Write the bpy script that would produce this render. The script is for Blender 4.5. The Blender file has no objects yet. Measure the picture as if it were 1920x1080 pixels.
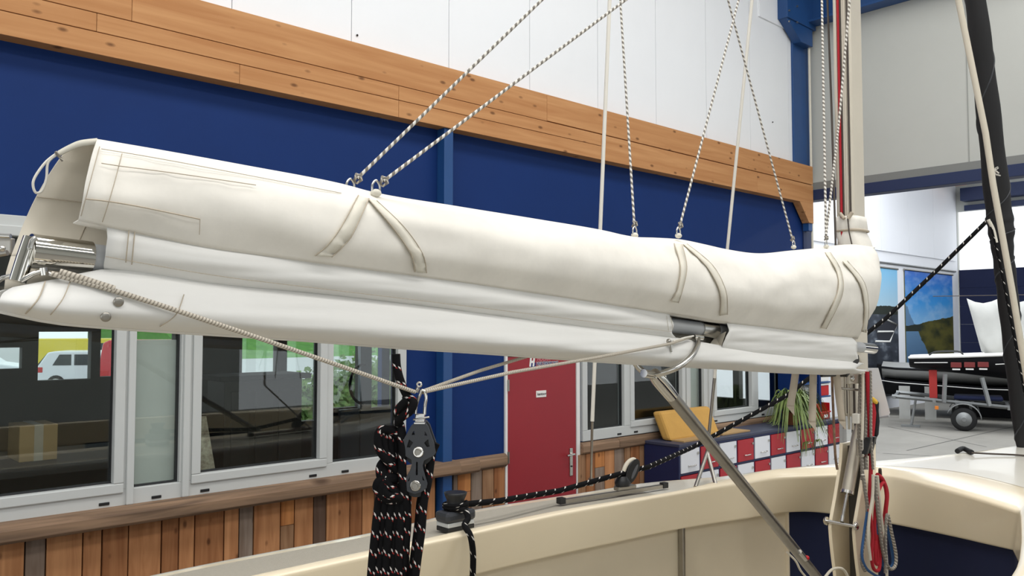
import bpy, bmesh, math, random
from mathutils import Vector, Matrix, noise
random.seed(7)
S = bpy.context.scene
C = bpy.data.collections.new('scene'); S.collection.children.link(C)

# ------------------------------------------------------------------ camera
FPX = 1550.0
TH = math.radians(47.1)                 # heading of the camera measured from the side wall
PI = math.pi
PITCH = math.atan(74/FPX)
CAMZ = 2.36
CAM = Vector((0, 0, CAMZ))
cam = bpy.data.objects.new('camera', bpy.data.cameras.new('camera')); C.objects.link(cam)
cam.data.sensor_width = 36; cam.data.lens = FPX/1920*36; cam.data.clip_start = .05; cam.data.clip_end = 300
cam.location = CAM; cam.rotation_euler = (PI/2+PITCH, 0, TH-PI/2)
S.camera = cam

# ------------------------------------------------------------------ world, lights, exposure
w = bpy.data.worlds.new('overcast'); S.world = w; w.use_nodes = True
bgn = w.node_tree.nodes['Background']; bgn.inputs[0].default_value = (.93, .97, 1, 1); bgn.inputs[1].default_value = 1.6
def area(name, loc, size, energy, rot=(0, 0, 0), col=(1, .98, .95)):
    l = bpy.data.lights.new(name, 'AREA'); l.shape = 'RECTANGLE'; l.size, l.size_y = size; l.energy = energy; l.color = col
    o = bpy.data.objects.new(name, l); C.objects.link(o); o.location = loc; o.rotation_euler = rot
    return o
for yy, e in ((2.2, 400), (-1.5, 400), (-6, 300)):
    area('roof_fill_lamp', (3, yy, 7.85), (13, 1.3), e)  # unseen fill lamps added under the closed roof to light the hall
for xx in (15, 22):
    area('roof_fill_lamp', (xx, 4, 8.3), (1.5, 12), 850, col=(.95, .98, 1))  # added the same way to brighten the next hall
S.view_settings.view_transform = 'Standard'; S.view_settings.look = 'None'
S.view_settings.exposure = -0.17; S.view_settings.gamma = 1; S.view_settings.use_curve_mapping = False

# ------------------------------------------------------------------ pixel -> place on a known plane of the hall
RV = Vector((math.sin(TH), -math.cos(TH), 0))
FV = Vector((math.cos(TH)*math.cos(PITCH), math.sin(TH)*math.cos(PITCH), math.sin(PITCH)))
UV_ = RV.cross(FV)
def ray(x, y): return FV + RV*((x-960)/FPX) + UV_*((540-y)/FPX)
def atT(x, y, t):
    d = ray(x, y); h = d.x*math.cos(TH)+d.y*math.sin(TH); return CAM + d*(t/h)
def onY(x, y, Y): d = ray(x, y); return CAM + d*(Y/d.y)
def onX(x, y, X): d = ray(x, y); return CAM + d*(X/d.x)
def onZ(x, y, Z): d = ray(x, y); return CAM + d*((Z-CAMZ)/d.z)
def onP(x, y, p0, n): d = ray(x, y); return CAM + d*((p0-CAM).dot(n)/d.dot(n))
def proj(p):
    v = p-CAM; f = v.dot(FV); return 960+FPX*v.dot(RV)/f, 540-FPX*v.dot(UV_)/f

# ------------------------------------------------------------------ materials
M = {}
def srgb(c): return tuple(((v/255)/12.92 if v <= 10 else (((v/255)+.055)/1.055)**2.4) for v in c)
def mat(name, rgb, rough=.5, metal=0, var=0, vscale=4, stretch=(1, 1, 1), bump=0, bscale=60, spec=.5, rgb2=None, coat=0):
    m = bpy.data.materials.new(name); m.use_nodes = True; nt = m.node_tree; N = nt.nodes; L = nt.links
    b = N['Principled BSDF']; c = srgb(rgb)
    b.inputs['Base Color'].default_value = (*c, 1); b.inputs['Roughness'].default_value = rough; b.inputs['Metallic'].default_value = metal
    b.inputs['Specular IOR Level'].default_value = spec; b.inputs['Coat Weight'].default_value = coat
    if var or bump or rgb2:
        tc = N.new('ShaderNodeTexCoord'); mp = N.new('ShaderNodeMapping'); mp.inputs['Scale'].default_value = stretch
        L.new(tc.outputs['Object'], mp.inputs[0])
    if var or rgb2:
        n = N.new('ShaderNodeTexNoise'); n.inputs['Scale'].default_value = vscale; n.inputs['Detail'].default_value = 6
        n.inputs['Roughness'].default_value = .65
        L.new(mp.outputs[0], n.inputs[0])
        r = N.new('ShaderNodeValToRGB'); r.color_ramp.elements[0].position = .3; r.color_ramp.elements[1].position = .7
        c2 = srgb(rgb2) if rgb2 else tuple(v*(1-var) for v in c)
        r.color_ramp.elements[0].color = (*c2, 1); r.color_ramp.elements[1].color = (*(c if rgb2 else [min(1, v*(1+var*.4)) for v in c]), 1)
        L.new(n.outputs[0], r.inputs[0]); L.new(r.outputs[0], b.inputs['Base Color'])
    if bump:
        n2 = N.new('ShaderNodeTexNoise'); n2.inputs['Scale'].default_value = bscale; n2.inputs['Detail'].default_value = 4
        L.new(mp.outputs[0], n2.inputs[0])
        bp = N.new('ShaderNodeBump'); bp.inputs['Strength'].default_value = bump; bp.inputs['Distance'].default_value = .01
        L.new(n2.outputs[0], bp.inputs['Height']); L.new(bp.outputs[0], b.inputs['Normal'])
    M[name] = m; return m
def wood(name, rgb, rgb2, stretch, useobj=False, knots=True, kscale=2.2):
    m = bpy.data.materials.new(name); m.use_nodes = True; nt = m.node_tree; N = nt.nodes; L = nt.links
    b = N['Principled BSDF']; b.inputs['Roughness'].default_value = .72; b.inputs['Specular IOR Level'].default_value = .3
    tc = N.new('ShaderNodeTexCoord'); oi = N.new('ShaderNodeObjectInfo')
    sc = N.new('ShaderNodeVectorMath'); sc.operation = 'MULTIPLY'; sc.inputs[1].default_value = stretch
    off = N.new('ShaderNodeVectorMath'); off.operation = 'ADD'
    ms = N.new('ShaderNodeMath'); ms.operation = 'MULTIPLY'; ms.inputs[1].default_value = 37
    L.new(oi.outputs['Random'], ms.inputs[0]); L.new(tc.outputs['Object'], off.inputs[0]); L.new(ms.outputs[0], off.inputs[1])
    L.new(off.outputs[0], sc.inputs[0])
    n = N.new('ShaderNodeTexNoise'); n.inputs['Scale'].default_value = 1; n.inputs['Detail'].default_value = 7; n.inputs['Distortion'].default_value = .6
    L.new(sc.outputs[0], n.inputs[0])
    r = N.new('ShaderNodeValToRGB'); r.color_ramp.elements[0].position = .32; r.color_ramp.elements[1].position = .68
    r.color_ramp.elements[0].color = (*srgb(rgb2), 1); r.color_ramp.elements[1].color = (*srgb(rgb), 1)
    L.new(n.outputs[0], r.inputs[0]); out = r.outputs[0]
    if useobj:
        mx = N.new('ShaderNodeMixRGB'); mx.blend_type = 'MULTIPLY'; mx.inputs[0].default_value = 1
        L.new(out, mx.inputs[1]); L.new(oi.outputs['Color'], mx.inputs[2]); out = mx.outputs[0]
    if knots:
        v = N.new('ShaderNodeTexVoronoi'); v.inputs['Scale'].default_value = kscale
        s2 = N.new('ShaderNodeVectorMath'); s2.operation = 'MULTIPLY'
        s2.inputs[1].default_value = tuple(1.8 if abs(s) == max(stretch) else 1 for s in stretch) if useobj else (1, 1, 2.2)
        L.new(off.outputs[0], s2.inputs[0]); L.new(s2.outputs[0], v.inputs[0])
        kr = N.new('ShaderNodeValToRGB'); kr.color_ramp.elements[0].position = .06; kr.color_ramp.elements[1].position = .15
        kr.color_ramp.elements[0].color = (.18, .12, .09, 1); kr.color_ramp.elements[1].color = (1, 1, 1, 1)
        L.new(v.outputs['Distance'], kr.inputs[0])
        mk = N.new('ShaderNodeMixRGB'); mk.blend_type = 'MULTIPLY'; mk.inputs[0].default_value = .75
        L.new(out, mk.inputs[1]); L.new(kr.outputs[0], mk.inputs[2]); out = mk.outputs[0]
    L.new(out, b.inputs['Base Color'])
    bp = N.new('ShaderNodeBump'); bp.inputs['Strength'].default_value = .25; bp.inputs['Distance'].default_value = .004
    L.new(n.outputs[0], bp.inputs['Height']); L.new(bp.outputs[0], b.inputs['Normal'])
    M[name] = m; return m
def rope_mat(name, base, fleck, pitch=.03, width=.32, turns=1, fleck2=None, rows=2):
    """braided cordage: flecks that run round the rope, by length (v) and turn (u)"""
    m = bpy.data.materials.new(name); m.use_nodes = True; nt = m.node_tree; N = nt.nodes; L = nt.links
    b = N['Principled BSDF']; b.inputs['Roughness'].default_value = .85; b.inputs['Specular IOR Level'].default_value = .15
    tc = N.new('ShaderNodeTexCoord'); sp = N.new('ShaderNodeSeparateXYZ'); L.new(tc.outputs['UV'], sp.inputs[0])
    def math_(op, a, v):
        q = N.new('ShaderNodeMath'); q.operation = op
        for i, k in enumerate((a, v)):
            if isinstance(k, (int, float)): q.inputs[i].default_value = k
            else: L.new(k, q.inputs[i])
        return q.outputs[0]
    vv = math_('DIVIDE', sp.outputs[1], pitch); uu = math_('MULTIPLY', sp.outputs[0], turns)
    f = math_('FRACT', math_('ADD', vv, uu), 0)
    a = math_('LESS_THAN', f, width)
    if rows > 0:
        g = math_('FRACT', math_('ADD', math_('MULTIPLY', sp.outputs[0], rows*2), math_('MULTIPLY', vv, 1.0)), 0)
        a = math_('MULTIPLY', a, math_('LESS_THAN', g, .5))
    mx = N.new('ShaderNodeMixRGB'); L.new(a, mx.inputs[0]); mx.inputs[1].default_value = (*srgb(base), 1); mx.inputs[2].default_value = (*srgb(fleck), 1)
    out = mx.outputs[0]
    if fleck2:
        g2 = math_('FRACT', math_('ADD', math_('ADD', vv, uu), .0 - width*1.0), 0)
        a2 = math_('MULTIPLY', math_('LESS_THAN', g2, width*.7), math_('LESS_THAN', math_('FRACT', math_('MULTIPLY', sp.outputs[0], rows*2), 0), .45))
        m2 = N.new('ShaderNodeMixRGB'); L.new(a2, m2.inputs[0]); L.new(out, m2.inputs[1]); m2.inputs[2].default_value = (*srgb(fleck2), 1); out = m2.outputs[0]
    L.new(out, b.inputs['Base Color'])
    M[name] = m; return m
def glass_mat(name, tint=(.93, .97, .96), refl=1.0):
    m = bpy.data.materials.new(name); m.use_nodes = True; nt = m.node_tree; N = nt.nodes; L = nt.links
    for n in list(N):
        if n.type == 'BSDF_PRINCIPLED': N.remove(n)
    t = N.new('ShaderNodeBsdfTransparent'); t.inputs[0].default_value = (*tint, 1)
    g = N.new('ShaderNodeBsdfGlossy'); g.inputs['Roughness'].default_value = .01
    fr = N.new('ShaderNodeLayerWeight'); fr.inputs[0].default_value = .5
    pw = N.new('ShaderNodeMath'); pw.operation = 'POWER'; pw.inputs[1].default_value = 5; L.new(fr.outputs['Facing'], pw.inputs[0])
    mu = N.new('ShaderNodeMath'); mu.operation = 'MULTIPLY_ADD'; mu.inputs[1].default_value = .96*refl; mu.inputs[2].default_value = .04*refl; L.new(pw.outputs[0], mu.inputs[0])
    mx = N.new('ShaderNodeMixShader'); L.new(mu.outputs[0], mx.inputs[0]); L.new(t.outputs[0], mx.inputs[1]); L.new(g.outputs[0], mx.inputs[2])
    L.new(mx.outputs[0], N['Material Output'].inputs[0]); M[name] = m; return m

mat('blue_paint', (13, 46, 104), .6, var=.08, vscale=1.5, spec=.2)
mat('blue_steel', (30, 74, 130), .42, var=.1, vscale=3)
mat('navy_steel', (28, 44, 84), .5)
mat('white_panel', (240, 243, 247), .45, var=.03, vscale=.7)
mat('bright_panel', (238, 240, 246), .45, var=.02, vscale=.7)
mat('grey_panel', (192, 194, 189), .5, var=.04, vscale=.8)
mat('grey_edge', (128, 130, 128), .5)
mat('joint_dark', (30, 26, 24), .9)
wood('glulam', (198, 147, 99), (178, 124, 78), (.9, 5, 18), kscale=4)
wood('reclaimed', (255, 255, 255), (206, 192, 182), (20, 20, 1.6), useobj=True, kscale=5)
wood('ledge_wood', (150, 122, 98), (104, 84, 68), (1.4, 22, 22), kscale=1.6)
wood('ledge_top', (192, 146, 96), (150, 110, 70), (1.4, 22, 22), kscale=1.6)
mat('frame_grey', (198, 201, 200), .4, var=.02)
mat('gasket', (34, 36, 38), .6)
glass_mat('glass', refl=1.35)
mat('door_red', (150, 30, 42), .45, var=.06, vscale=2)
mat('white_paint', (232, 232, 230), .4)
mat('steel', (205, 203, 198), .22, metal=1)
mat('chrome', (215, 212, 205), .07, metal=1)
mat('steel_dull', (170, 166, 158), .35, metal=1, var=.15, vscale=8)
mat('alu_beige', (196, 188, 172), .38, metal=.55, var=.05)
mat('mast_cream', (214, 206, 190), .35, var=.05, vscale=3, metal=.15)
mat('groove_dark', (70, 62, 56), .7)
mat('canvas', (236, 232, 223), .82, var=.10, vscale=4, bump=.18, bscale=9, spec=.15)
mat('canvas_strip', (228, 227, 223), .62, var=.05, vscale=3, bump=.12, bscale=7, spec=.3, stretch=(.35, 1, 1))
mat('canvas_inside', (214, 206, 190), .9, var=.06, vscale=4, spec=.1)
mat('canvas_seam', (172, 160, 142), .9)
mat('webbing', (222, 217, 203), .85, var=.06, vscale=20)
mat('webbing_beige', (188, 176, 158), .85, var=.05, vscale=20)
mat('stitch', (182, 170, 152), .9)
mat('grey_plastic', (178, 180, 182), .35)
mat('gelcoat', (246, 232, 203), .22, var=.02, vscale=1.5, coat=.4)
mat('gelcoat_pale', (236, 232, 220), .25, var=.02, coat=.3)
mat('nonskid', (176, 170, 156), .75, var=.06, vscale=60, bump=.4, bscale=300)
mat('liner', (222, 210, 186), .45, var=.03)
mat('navy_cloth', (16, 26, 62), .85)
mat('hull_white', (226, 222, 208), .25, coat=.3)
mat('black_plastic', (26, 27, 29), .45)
mat('dark_plastic', (52, 55, 60), .42)
mat('grey_sheave', (90, 92, 96), .5)
mat('rope_cream', (222, 214, 196), .85, bump=.5, bscale=350)
mat('rope_white', (226, 222, 212), .8)
mat('rope_red', (178, 30, 44), .85, bump=.4, bscale=350)
mat('rope_blue', (52, 92, 142), .85, bump=.4, bscale=350)
rope_mat('rope_black', (14, 14, 16), (214, 208, 204), .05, .12, 1, (150, 50, 46), 3)
rope_mat('rope_sheet', (16, 16, 18), (196, 192, 186), .09, .12, 1, None, 2)
rope_mat('rope_jack', (128, 122, 114), (226, 222, 214), .026, .5, 1, None, 0)
rope_mat('rope_halyard', (132, 126, 118), (204, 198, 186), .022, .5, 1, None, 1)
rope_mat('rope_bridle', (150, 142, 130), (206, 198, 184), .008, .6, 1, None, 0)
mat('locker_navy', (22, 34, 78), .5)
mat('locker_white', (232, 234, 240), .35)
mat('locker_red', (176, 30, 44), .4)
mat('foam_yellow', (204, 158, 82), .85, var=.08, vscale=6)
mat('cardboard', (178, 146, 100), .85, var=.08, vscale=5)
mat('leaf', (138, 156, 86), .55, rgb2=(84, 108, 48), vscale=6)
mat('bush_leaf', (122, 152, 72), .6, rgb2=(66, 100, 42), vscale=3)
mat('bin_red', (196, 26, 32), .35)
mat('terracotta', (150, 96, 66), .8)
mat('concrete', (136, 133, 126), .75, var=.16, vscale=.9, bump=.1, bscale=25)
mat('concrete_dark', (84, 82, 78), .8)
mat('asphalt', (186, 186, 188), .9, var=.06, vscale=.5)
mat('grass', (96, 150, 62), .95, rgb2=(66, 118, 44), vscale=2)
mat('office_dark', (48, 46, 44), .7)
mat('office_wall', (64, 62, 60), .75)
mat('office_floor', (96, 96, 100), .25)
mat('counter_standin', (70, 66, 60), .5)
mat('grey_door', (104, 112, 122), .45)
mat('furl_black', (26, 26, 28), .75, bump=.3, bscale=12)
mat('hull_black', (16, 16, 20), .6, spec=.2)
mat('tyre', (26, 26, 27), .85)
mat('galvanised', (140, 142, 142), .45, metal=.5, var=.12, vscale=6)
mat('support_red', (172, 44, 40), .6)
mat('marking_red', (118, 40, 40), .6)
mat('joint_pale', (196, 199, 204), .6)
mat('joint_grey', (156, 158, 154), .6)
mat('car_white', (226, 230, 236), .25, coat=.5)
mat('car_red', (198, 34, 48), .25, coat=.5)
mat('car_yellow', (226, 204, 56), .3, coat=.4)
mat('car_glass', (30, 38, 44), .1)
mat('tail_red', (190, 22, 30), .25)
mat('orange', (222, 128, 42), .5)
mat('jacket_black', (26, 26, 30), .8); mat('jacket_red', (168, 26, 36), .8); mat('jacket_yellow', (222, 178, 60), .8)
mat('sail_white', (232, 231, 228), .75, var=.03)
mat('cover_grey', (196, 196, 192), .8, var=.06)
mat('paper_white', (236, 236, 232), .6)
mat('print_dark', (40, 42, 50), .6); mat('print_navy', (30, 44, 110), .6); mat('print_rose', (206, 120, 132), .6)
mat('brick_pale', (206, 176, 182), .8)

# ------------------------------------------------------------------ mesh helpers
class MB:
    def __init__(s): s.v = []; s.f = []; s.uv = []; s.sm = []
    def add(s, vs, fs, uvs=None, smooth=False):
        o = len(s.v); s.v += [tuple(p) for p in vs]
        for i, f in enumerate(fs):
            s.f.append([k+o for k in f]); s.uv.append(uvs[i] if uvs else None); s.sm.append(smooth)
        return s
    def box(s, x0, x1, y0, y1, z0, z1, mtx=None):
        vs = [Vector((x, y, z)) for z in (z0, z1) for y in (y0, y1) for x in (x0, x1)]
        if mtx: vs = [mtx @ v for v in vs]
        return s.add(vs, [(0, 2, 3, 1), (4, 5, 7, 6), (0, 1, 5, 4), (2, 6, 7, 3), (0, 4, 6, 2), (1, 3, 7, 5)])
    def obox(s, c, ax, ay, az):
        """box round centre c with half-axis vectors"""
        vs = [c+ax*i+ay*j+az*k for k in (-1, 1) for j in (-1, 1) for i in (-1, 1)]
        return s.add(vs, [(0, 2, 3, 1), (4, 5, 7, 6), (0, 1, 5, 4), (2, 6, 7, 3), (0, 4, 6, 2), (1, 3, 7, 5)])
    def prism(s, pts, off, smooth=False):
        n = len(pts); vs = [Vector(p) for p in pts]+[Vector(p)+off for p in pts]
        fs = [tuple(range(n-1, -1, -1)), tuple(range(n, 2*n))]+[(i, (i+1) % n, n+(i+1) % n, n+i) for i in range(n)]
        return s.add(vs, fs)
    def tube(s, pts, r, n=10, cap=True, closed=False, smooth=True):
        pts = [Vector(p) for p in pts]; k = len(pts)
        rs = r if isinstance(r, (list, tuple)) else [r]*k
        tang = []
        for i in range(k):
            a = pts[(i-1) % k] if (closed or i > 0) else pts[i]; b = pts[(i+1) % k] if (closed or i < k-1) else pts[i]
            t = (b-a); tang.append(t.normalized() if t.length > 1e-9 else Vector((0, 0, 1)))
        up = Vector((0, 0, 1)) if abs(tang[0].z) < .9 else Vector((1, 0, 0))
        nrm = (up-tang[0]*up.dot(tang[0])).normalized()
        vs = []; ln = [0]
        for i in range(k):
            if i: nrm = (nrm-tang[i]*nrm.dot(tang[i])).normalized(); ln.append(ln[-1]+(pts[i]-pts[i-1]).length)
            bn = tang[i].cross(nrm)
            for j in range(n):
                a = 2*PI*j/n; vs.append(pts[i]+(nrm*math.cos(a)+bn*math.sin(a))*rs[i])
        fs = []; uv = []
        for i in range(k if closed else k-1):
            i2 = (i+1) % k; l2 = ln[i2] if i2 else ln[-1]+(pts[0]-pts[-1]).length
            for j in range(n):
                j2 = (j+1) % n
                fs.append((i*n+j, i*n+j2, i2*n+j2, i2*n+j)); uv.append([(j/n, ln[i]), ((j+1)/n, ln[i]), ((j+1)/n, l2), (j/n, l2)])
        o = len(s.v); s.v += [tuple(p) for p in vs]
        for i, f in enumerate(fs): s.f.append([q+o for q in f]); s.uv.append(uv[i]); s.sm.append(smooth)
        if cap and not closed:
            for a in (0, (k-1)*n): s.add(vs[a:a+n], [tuple(range(n))])
        return s
    def cyl(s, a, b, r, n=20, r2=None): return s.tube([a, b], [r, r if r2 is None else r2], n)
    def lathe(s, o, ax, prof, n=20):
        """prof: (distance along axis, radius)"""
        return s.tube([Vector(o)+Vector(ax).normalized()*d for d, _ in prof], [max(r, .0002) for _, r in prof], n)
    def grid(s, rows, smooth=True, closed=False):
        n = len(rows[0]); vs = [p for r in rows for p in r]; fs = []
        for i in range(len(rows)-1):
            for j in range(n if closed else n-1):
                j2 = (j+1) % n; fs.append((i*n+j, i*n+j2, (i+1)*n+j2, (i+1)*n+j))
        return s.add(vs, fs, smooth=smooth)
    def ball(s, c, r, sub=2, sc=(1, 1, 1)):
        bm = bmesh.new(); bmesh.ops.create_icosphere(bm, subdivisions=sub, radius=r)
        bm.verts.ensure_lookup_table()
        s.add([Vector((v.co.x*sc[0], v.co.y*sc[1], v.co.z*sc[2]))+Vector(c) for v in bm.verts], [[v.index for v in f.verts] for f in bm.faces], smooth=True); bm.free(); return s
    def mesh(s, name):
        me = bpy.data.meshes.new(name); me.from_pydata(s.v, [], s.f)
        if any(u for u in s.uv):
            lay = me.uv_layers.new(name='UVMap'); k = 0
            for i, f in enumerate(s.f):
                for j in range(len(f)):
                    lay.data[k].uv = s.uv[i][j] if s.uv[i] else (.3, .5); k += 1
        me.polygons.foreach_set('use_smooth', s.sm); me.update()
        return me
    def build(s, name, m, parent=None, bevel=0, solid=0, sub=0):
        me = s.mesh(name); bm = bmesh.new(); bm.from_mesh(me)
        if not solid: bmesh.ops.recalc_face_normals(bm, faces=bm.faces)
        bm.to_mesh(me); bm.free()
        me.materials.append(M[m] if isinstance(m, str) else m)
        o = bpy.data.objects.new(name, me); C.objects.link(o)
        if parent: setpar(o, parent)
        if solid: q = o.modifiers.new('thick', 'SOLIDIFY'); q.thickness = solid; q.offset = -1
        if sub: q = o.modifiers.new('sub', 'SUBSURF'); q.levels = q.render_levels = sub
        if bevel: q = o.modifiers.new('bevel', 'BEVEL'); q.width = bevel; q.segments = 2; q.limit_method = 'ANGLE'; q.angle_limit = .7
        return o
def wmat(o):
    m = Matrix.LocRotScale(o.location, o.rotation_euler, o.scale)
    return wmat(o.parent) @ o.matrix_parent_inverse @ m if o.parent else m
def setpar(o, p):
    o.parent = p; o.matrix_parent_inverse = wmat(p).inverted()
def tag(o, label=None, cat=None, group=None, kind=None):
    if label: o['label'] = label
    if cat: o['category'] = cat
    if group: o['group'] = group
    if kind: o['kind'] = kind
    return o
def thing(name, label, cat, loc=(0, 0, 0), group=None, kind=None):
    o = bpy.data.objects.new(name, None); C.objects.link(o); o.location = loc; o.empty_display_size = .1
    return tag(o, label, cat, group, kind)
def struct(o, label=None): return tag(o, label, None, None, 'structure')
def shared(name, me, parent, loc, color=None):
    o = bpy.data.objects.new(name, me); C.objects.link(o); o.location = loc; o.parent = parent
    o.matrix_parent_inverse = wmat(parent).inverted()
    if color: o.color = color
    return o
def text_mesh(txt, size, extrude=.001, shear=0, bold=0):
    cu = bpy.data.curves.new('t', 'FONT'); cu.body = txt; cu.size = size; cu.extrude = extrude; cu.shear = shear; cu.offset = bold
    ob = bpy.data.objects.new('t', cu); me = bpy.data.meshes.new_from_object(ob); bpy.data.objects.remove(ob); bpy.data.curves.remove(cu); return me
def plate(outer, holes, thick, bevel=0):
    """flat plate with holes in local xy"""
    cu = bpy.data.curves.new('p', 'CURVE'); cu.dimensions = '2D'; cu.fill_mode = 'BOTH'; cu.extrude = thick/2; cu.bevel_depth = bevel
    for poly in [outer]+holes:
        sp = cu.splines.new('POLY'); sp.points.add(len(poly)-1)
        for i, p in enumerate(poly): sp.points[i].co = (p[0], p[1], 0, 1)
        sp.use_cyclic_u = True
    ob = bpy.data.objects.new('p', cu); me = bpy.data.meshes.new_from_object(ob); bpy.data.objects.remove(ob); bpy.data.curves.remove(cu); return me
def mesh_obj(name, me, m, parent, mtx):
    me = me.copy(); me.name = name; me.transform(mtx); me.materials.clear(); me.materials.append(M[m])
    o = bpy.data.objects.new(name, me); C.objects.link(o)
    if parent: setpar(o, parent)
    return o
def cr(pts, n=8, closed=False):
    """Catmull-Rom through points"""
    pts = [Vector(p) for p in pts]; k = len(pts); out = []
    for i in range(k if closed else k-1):
        g = lambda j: pts[j % k] if closed else pts[max(0, min(k-1, j))]
        p0, p1, p2, p3 = g(i-1), g(i), g(i+1), g(i+2)
        for q in range(n):
            t = q/n
            out.append(.5*((2*p1)+(p2-p0)*t+(2*p0-5*p1+4*p2-p3)*t*t+(3*p1-p0-3*p2+p3)*t**3))
    if not closed: out.append(pts[-1])
    return out
def interp(xs, ys, x):
    """monotone piecewise cubic-ish (Catmull) interpolation of scalars"""
    if x <= xs[0]: return ys[0]
    if x >= xs[-1]: return ys[-1]
    i = max(k for k in range(len(xs)) if xs[k] <= x); i = min(i, len(xs)-2)
    h = xs[i+1]-xs[i]; t = (x-xs[i])/h
    sl = lambda j: (ys[j+1]-ys[j])/(xs[j+1]-xs[j])
    m0 = sl(i) if i == 0 else .5*(sl(i-1)+sl(i)); m1 = sl(i) if i+2 >= len(xs) else .5*(sl(i)+sl(i+1))
    return (2*t**3-3*t*t+1)*ys[i]+(t**3-2*t*t+t)*h*m0+(-2*t**3+3*t*t)*ys[i+1]+(t**3-t*t)*h*m1
# ================================================================== the hall
W = 5.4
def wx(px, py=780, Y=W): return onY(px, py, Y).x
fl = MB().box(-8, 30.4, -12, 5.4, -.1, 0).box(10.5, 30.4, 5.4, 10.3, -.1, 0).build('floor', 'concrete'); struct(fl, 'grey concrete floor of the boat hall')
# hairline joints of the concrete slabs
for i, (xa, ya, xb, yb) in enumerate(((1665, 800, 1850, 838), (1700, 845, 1900, 800), (1655, 850, 1760, 856))):
    a = onZ(xa, ya, 0); b = onZ(xb, yb, 0); d = (b-a).normalized(); q = Vector((-d.y, d.x, 0))*.018
    MB().add([a-q+Vector((0, 0, .002)), a+q+Vector((0, 0, .002)), b+q+Vector((0, 0, .002)), b-q+Vector((0, 0, .002))], [(0, 1, 2, 3)]).build('joint', 'concrete_dark', fl)
roof = MB().box(-8, 10.6, -12, 5.6, 8.2, 8.3).box(10.6, 30.6, -12, 10.6, 8.9, 9.0).build('ceiling', 'white_panel'); struct(roof, 'white panel roof of the hall')

def holes_wall(mb, a0, a1, z0, z1, holes, put):
    xs = sorted({a0, a1, *[h[0] for h in holes], *[h[1] for h in holes]}); zs = sorted({z0, z1, *[h[2] for h in holes], *[h[3] for h in holes]})
    for i in range(len(xs)-1):
        for j in range(len(zs)-1):
            cx, cz = (xs[i]+xs[i+1])/2, (zs[j]+zs[j+1])/2
            if a0 <= cx <= a1 and z0 <= cz <= z1 and not any(h[0] < cx < h[1] and h[2] < cz < h[3] for h in holes): put(mb, xs[i], xs[i+1], zs[j], zs[j+1])
WIN1 = (-1.5, wx(757), 1.27, 3.0)
D0, D1 = wx(948), wx(1081)
WIN2 = (wx(1088), wx(1468), 1.27, 3.0)
XE = 10.4
wk_ = MB(); holes_wall(wk_, -8, 10.5, 0, 8.2, [(-7, 3.5, 0, 4.8)], lambda m, a, b, c, d: m.box(a, b, -12.1, -12, c, d)); struct(wk_.build('wall_back', 'grey_panel'), 'grey panel wall behind the viewer with a wide opening added to let in light')  # opening added behind the viewer for soft frontal light
wn_ = MB(); holes_wall(wn_, -12, 5.6, 0, 8.2, [(-7, 3.6, 0, 4.6)], lambda m, a, b, c, d: m.box(-8.1, -8, a, b, c, d))
struct(wn_.build('wall_near', 'grey_panel'), 'end wall of the hall with a wide open door')
wl = MB(); holes_wall(wl, -3, XE, 1.2, 4.02, [WIN1, WIN2, (D0-.02, D1+.03, 0, 2.14)], lambda m, a, b, c, d: m.box(a, b, W, W+.18, c, d))
wl = wl.build('wall_left', 'blue_paint'); struct(wl, 'dark blue side wall of the hall with windows and a red door')
MB().box(-3, D0-.02, W+.0, W+.18, 0, 1.2).box(D1+.03, XE, W, W+.18, 0, 1.2).build('backing', 'joint_dark', wl)
# white insulated panels above the timber beam
MB().box(-3, XE, W+.06, W+.16, 4.4, 8.2).build('panel_backing', 'joint_pale', wl)
pm = MB().box(.003, .947, 0, .06, 0, 3.75).mesh('wall_panel'); pm.materials.append(M['white_panel'])
for k in range(14):
    shared('wall_panel', pm, wl, (3.34-6*.95+k*.95, W, 4.45))
for hx, hy in ((1650, 8), (1449, 229), (670, 66)):
    MB().cyl(onY(hx, hy, W), onY(hx, hy, W-.01), .008, 8).build('screw', 'joint_dark', wl)

# glued timber beam
bm_ = struct(thing('trim_1', None, None, (0, W, 4)), 'long glued timber beam of orange pine on the blue wall')
def plank_obj(name, x0, x1, y0, y1, z0, z1, m, par, bevel=.002, color=None):
    o = MB().box(0, x1-x0, 0, y1-y0, 0, z1-z0).build(name, m, None, bevel); o.location = (x0, y0, z0); o.parent = par; o.matrix_parent_inverse = wmat(par).inverted()
    if color: o.color = color
    return o
j1 = wx(1026, 220, W-.12); j2 = wx(1420, 340, W-.12); XB = XE-.02
g = .0025
plank_obj('plank', -3, 1.7-g, W-.12, W, 4.25+g, 4.5, 'glulam', bm_); plank_obj('plank', 1.7, j1-g, W-.12, W, 4.25+g, 4.5, 'glulam', bm_); plank_obj('plank', j1, XB, W-.12, W, 4.255+g, 4.5, 'glulam', bm_)
x = -3
for ln in (2.9, 1.6, 2.2, 2.4): plank_obj('plank', x, x+ln-g, W-.12, W, 4.135+g, 4.25-g, 'glulam', bm_); x += ln
x6 = x; x = -3
for ln in (3.3, 2.1, 1.3, 2.4): plank_obj('plank', x, x+ln-g, W-.12, W, 4.0, 4.135-g, 'glulam', bm_); x += ln
plank_obj('plank', x6, j2-g, W-.12, W, 4.0, 4.25-g, 'glulam', bm_); plank_obj('plank', j2, XB, W-.12, W, 4.0, 4.25-g, 'glulam', bm_)
xc = XB
cb = MB().prism([(xc-.36, W-.12, 4.0), (xc-.12, W-.12, 3.74), (xc, W-.12, 3.74), (xc, W-.12, 4.0)], Vector((0, .1, 0))).build('bracket', 'glulam', bm_, .003)
MB().box(xc-.1, xc, W-.1, W-.02, 3.64, 3.74).build('bracket_foot', 'blue_steel', bm_)

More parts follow.
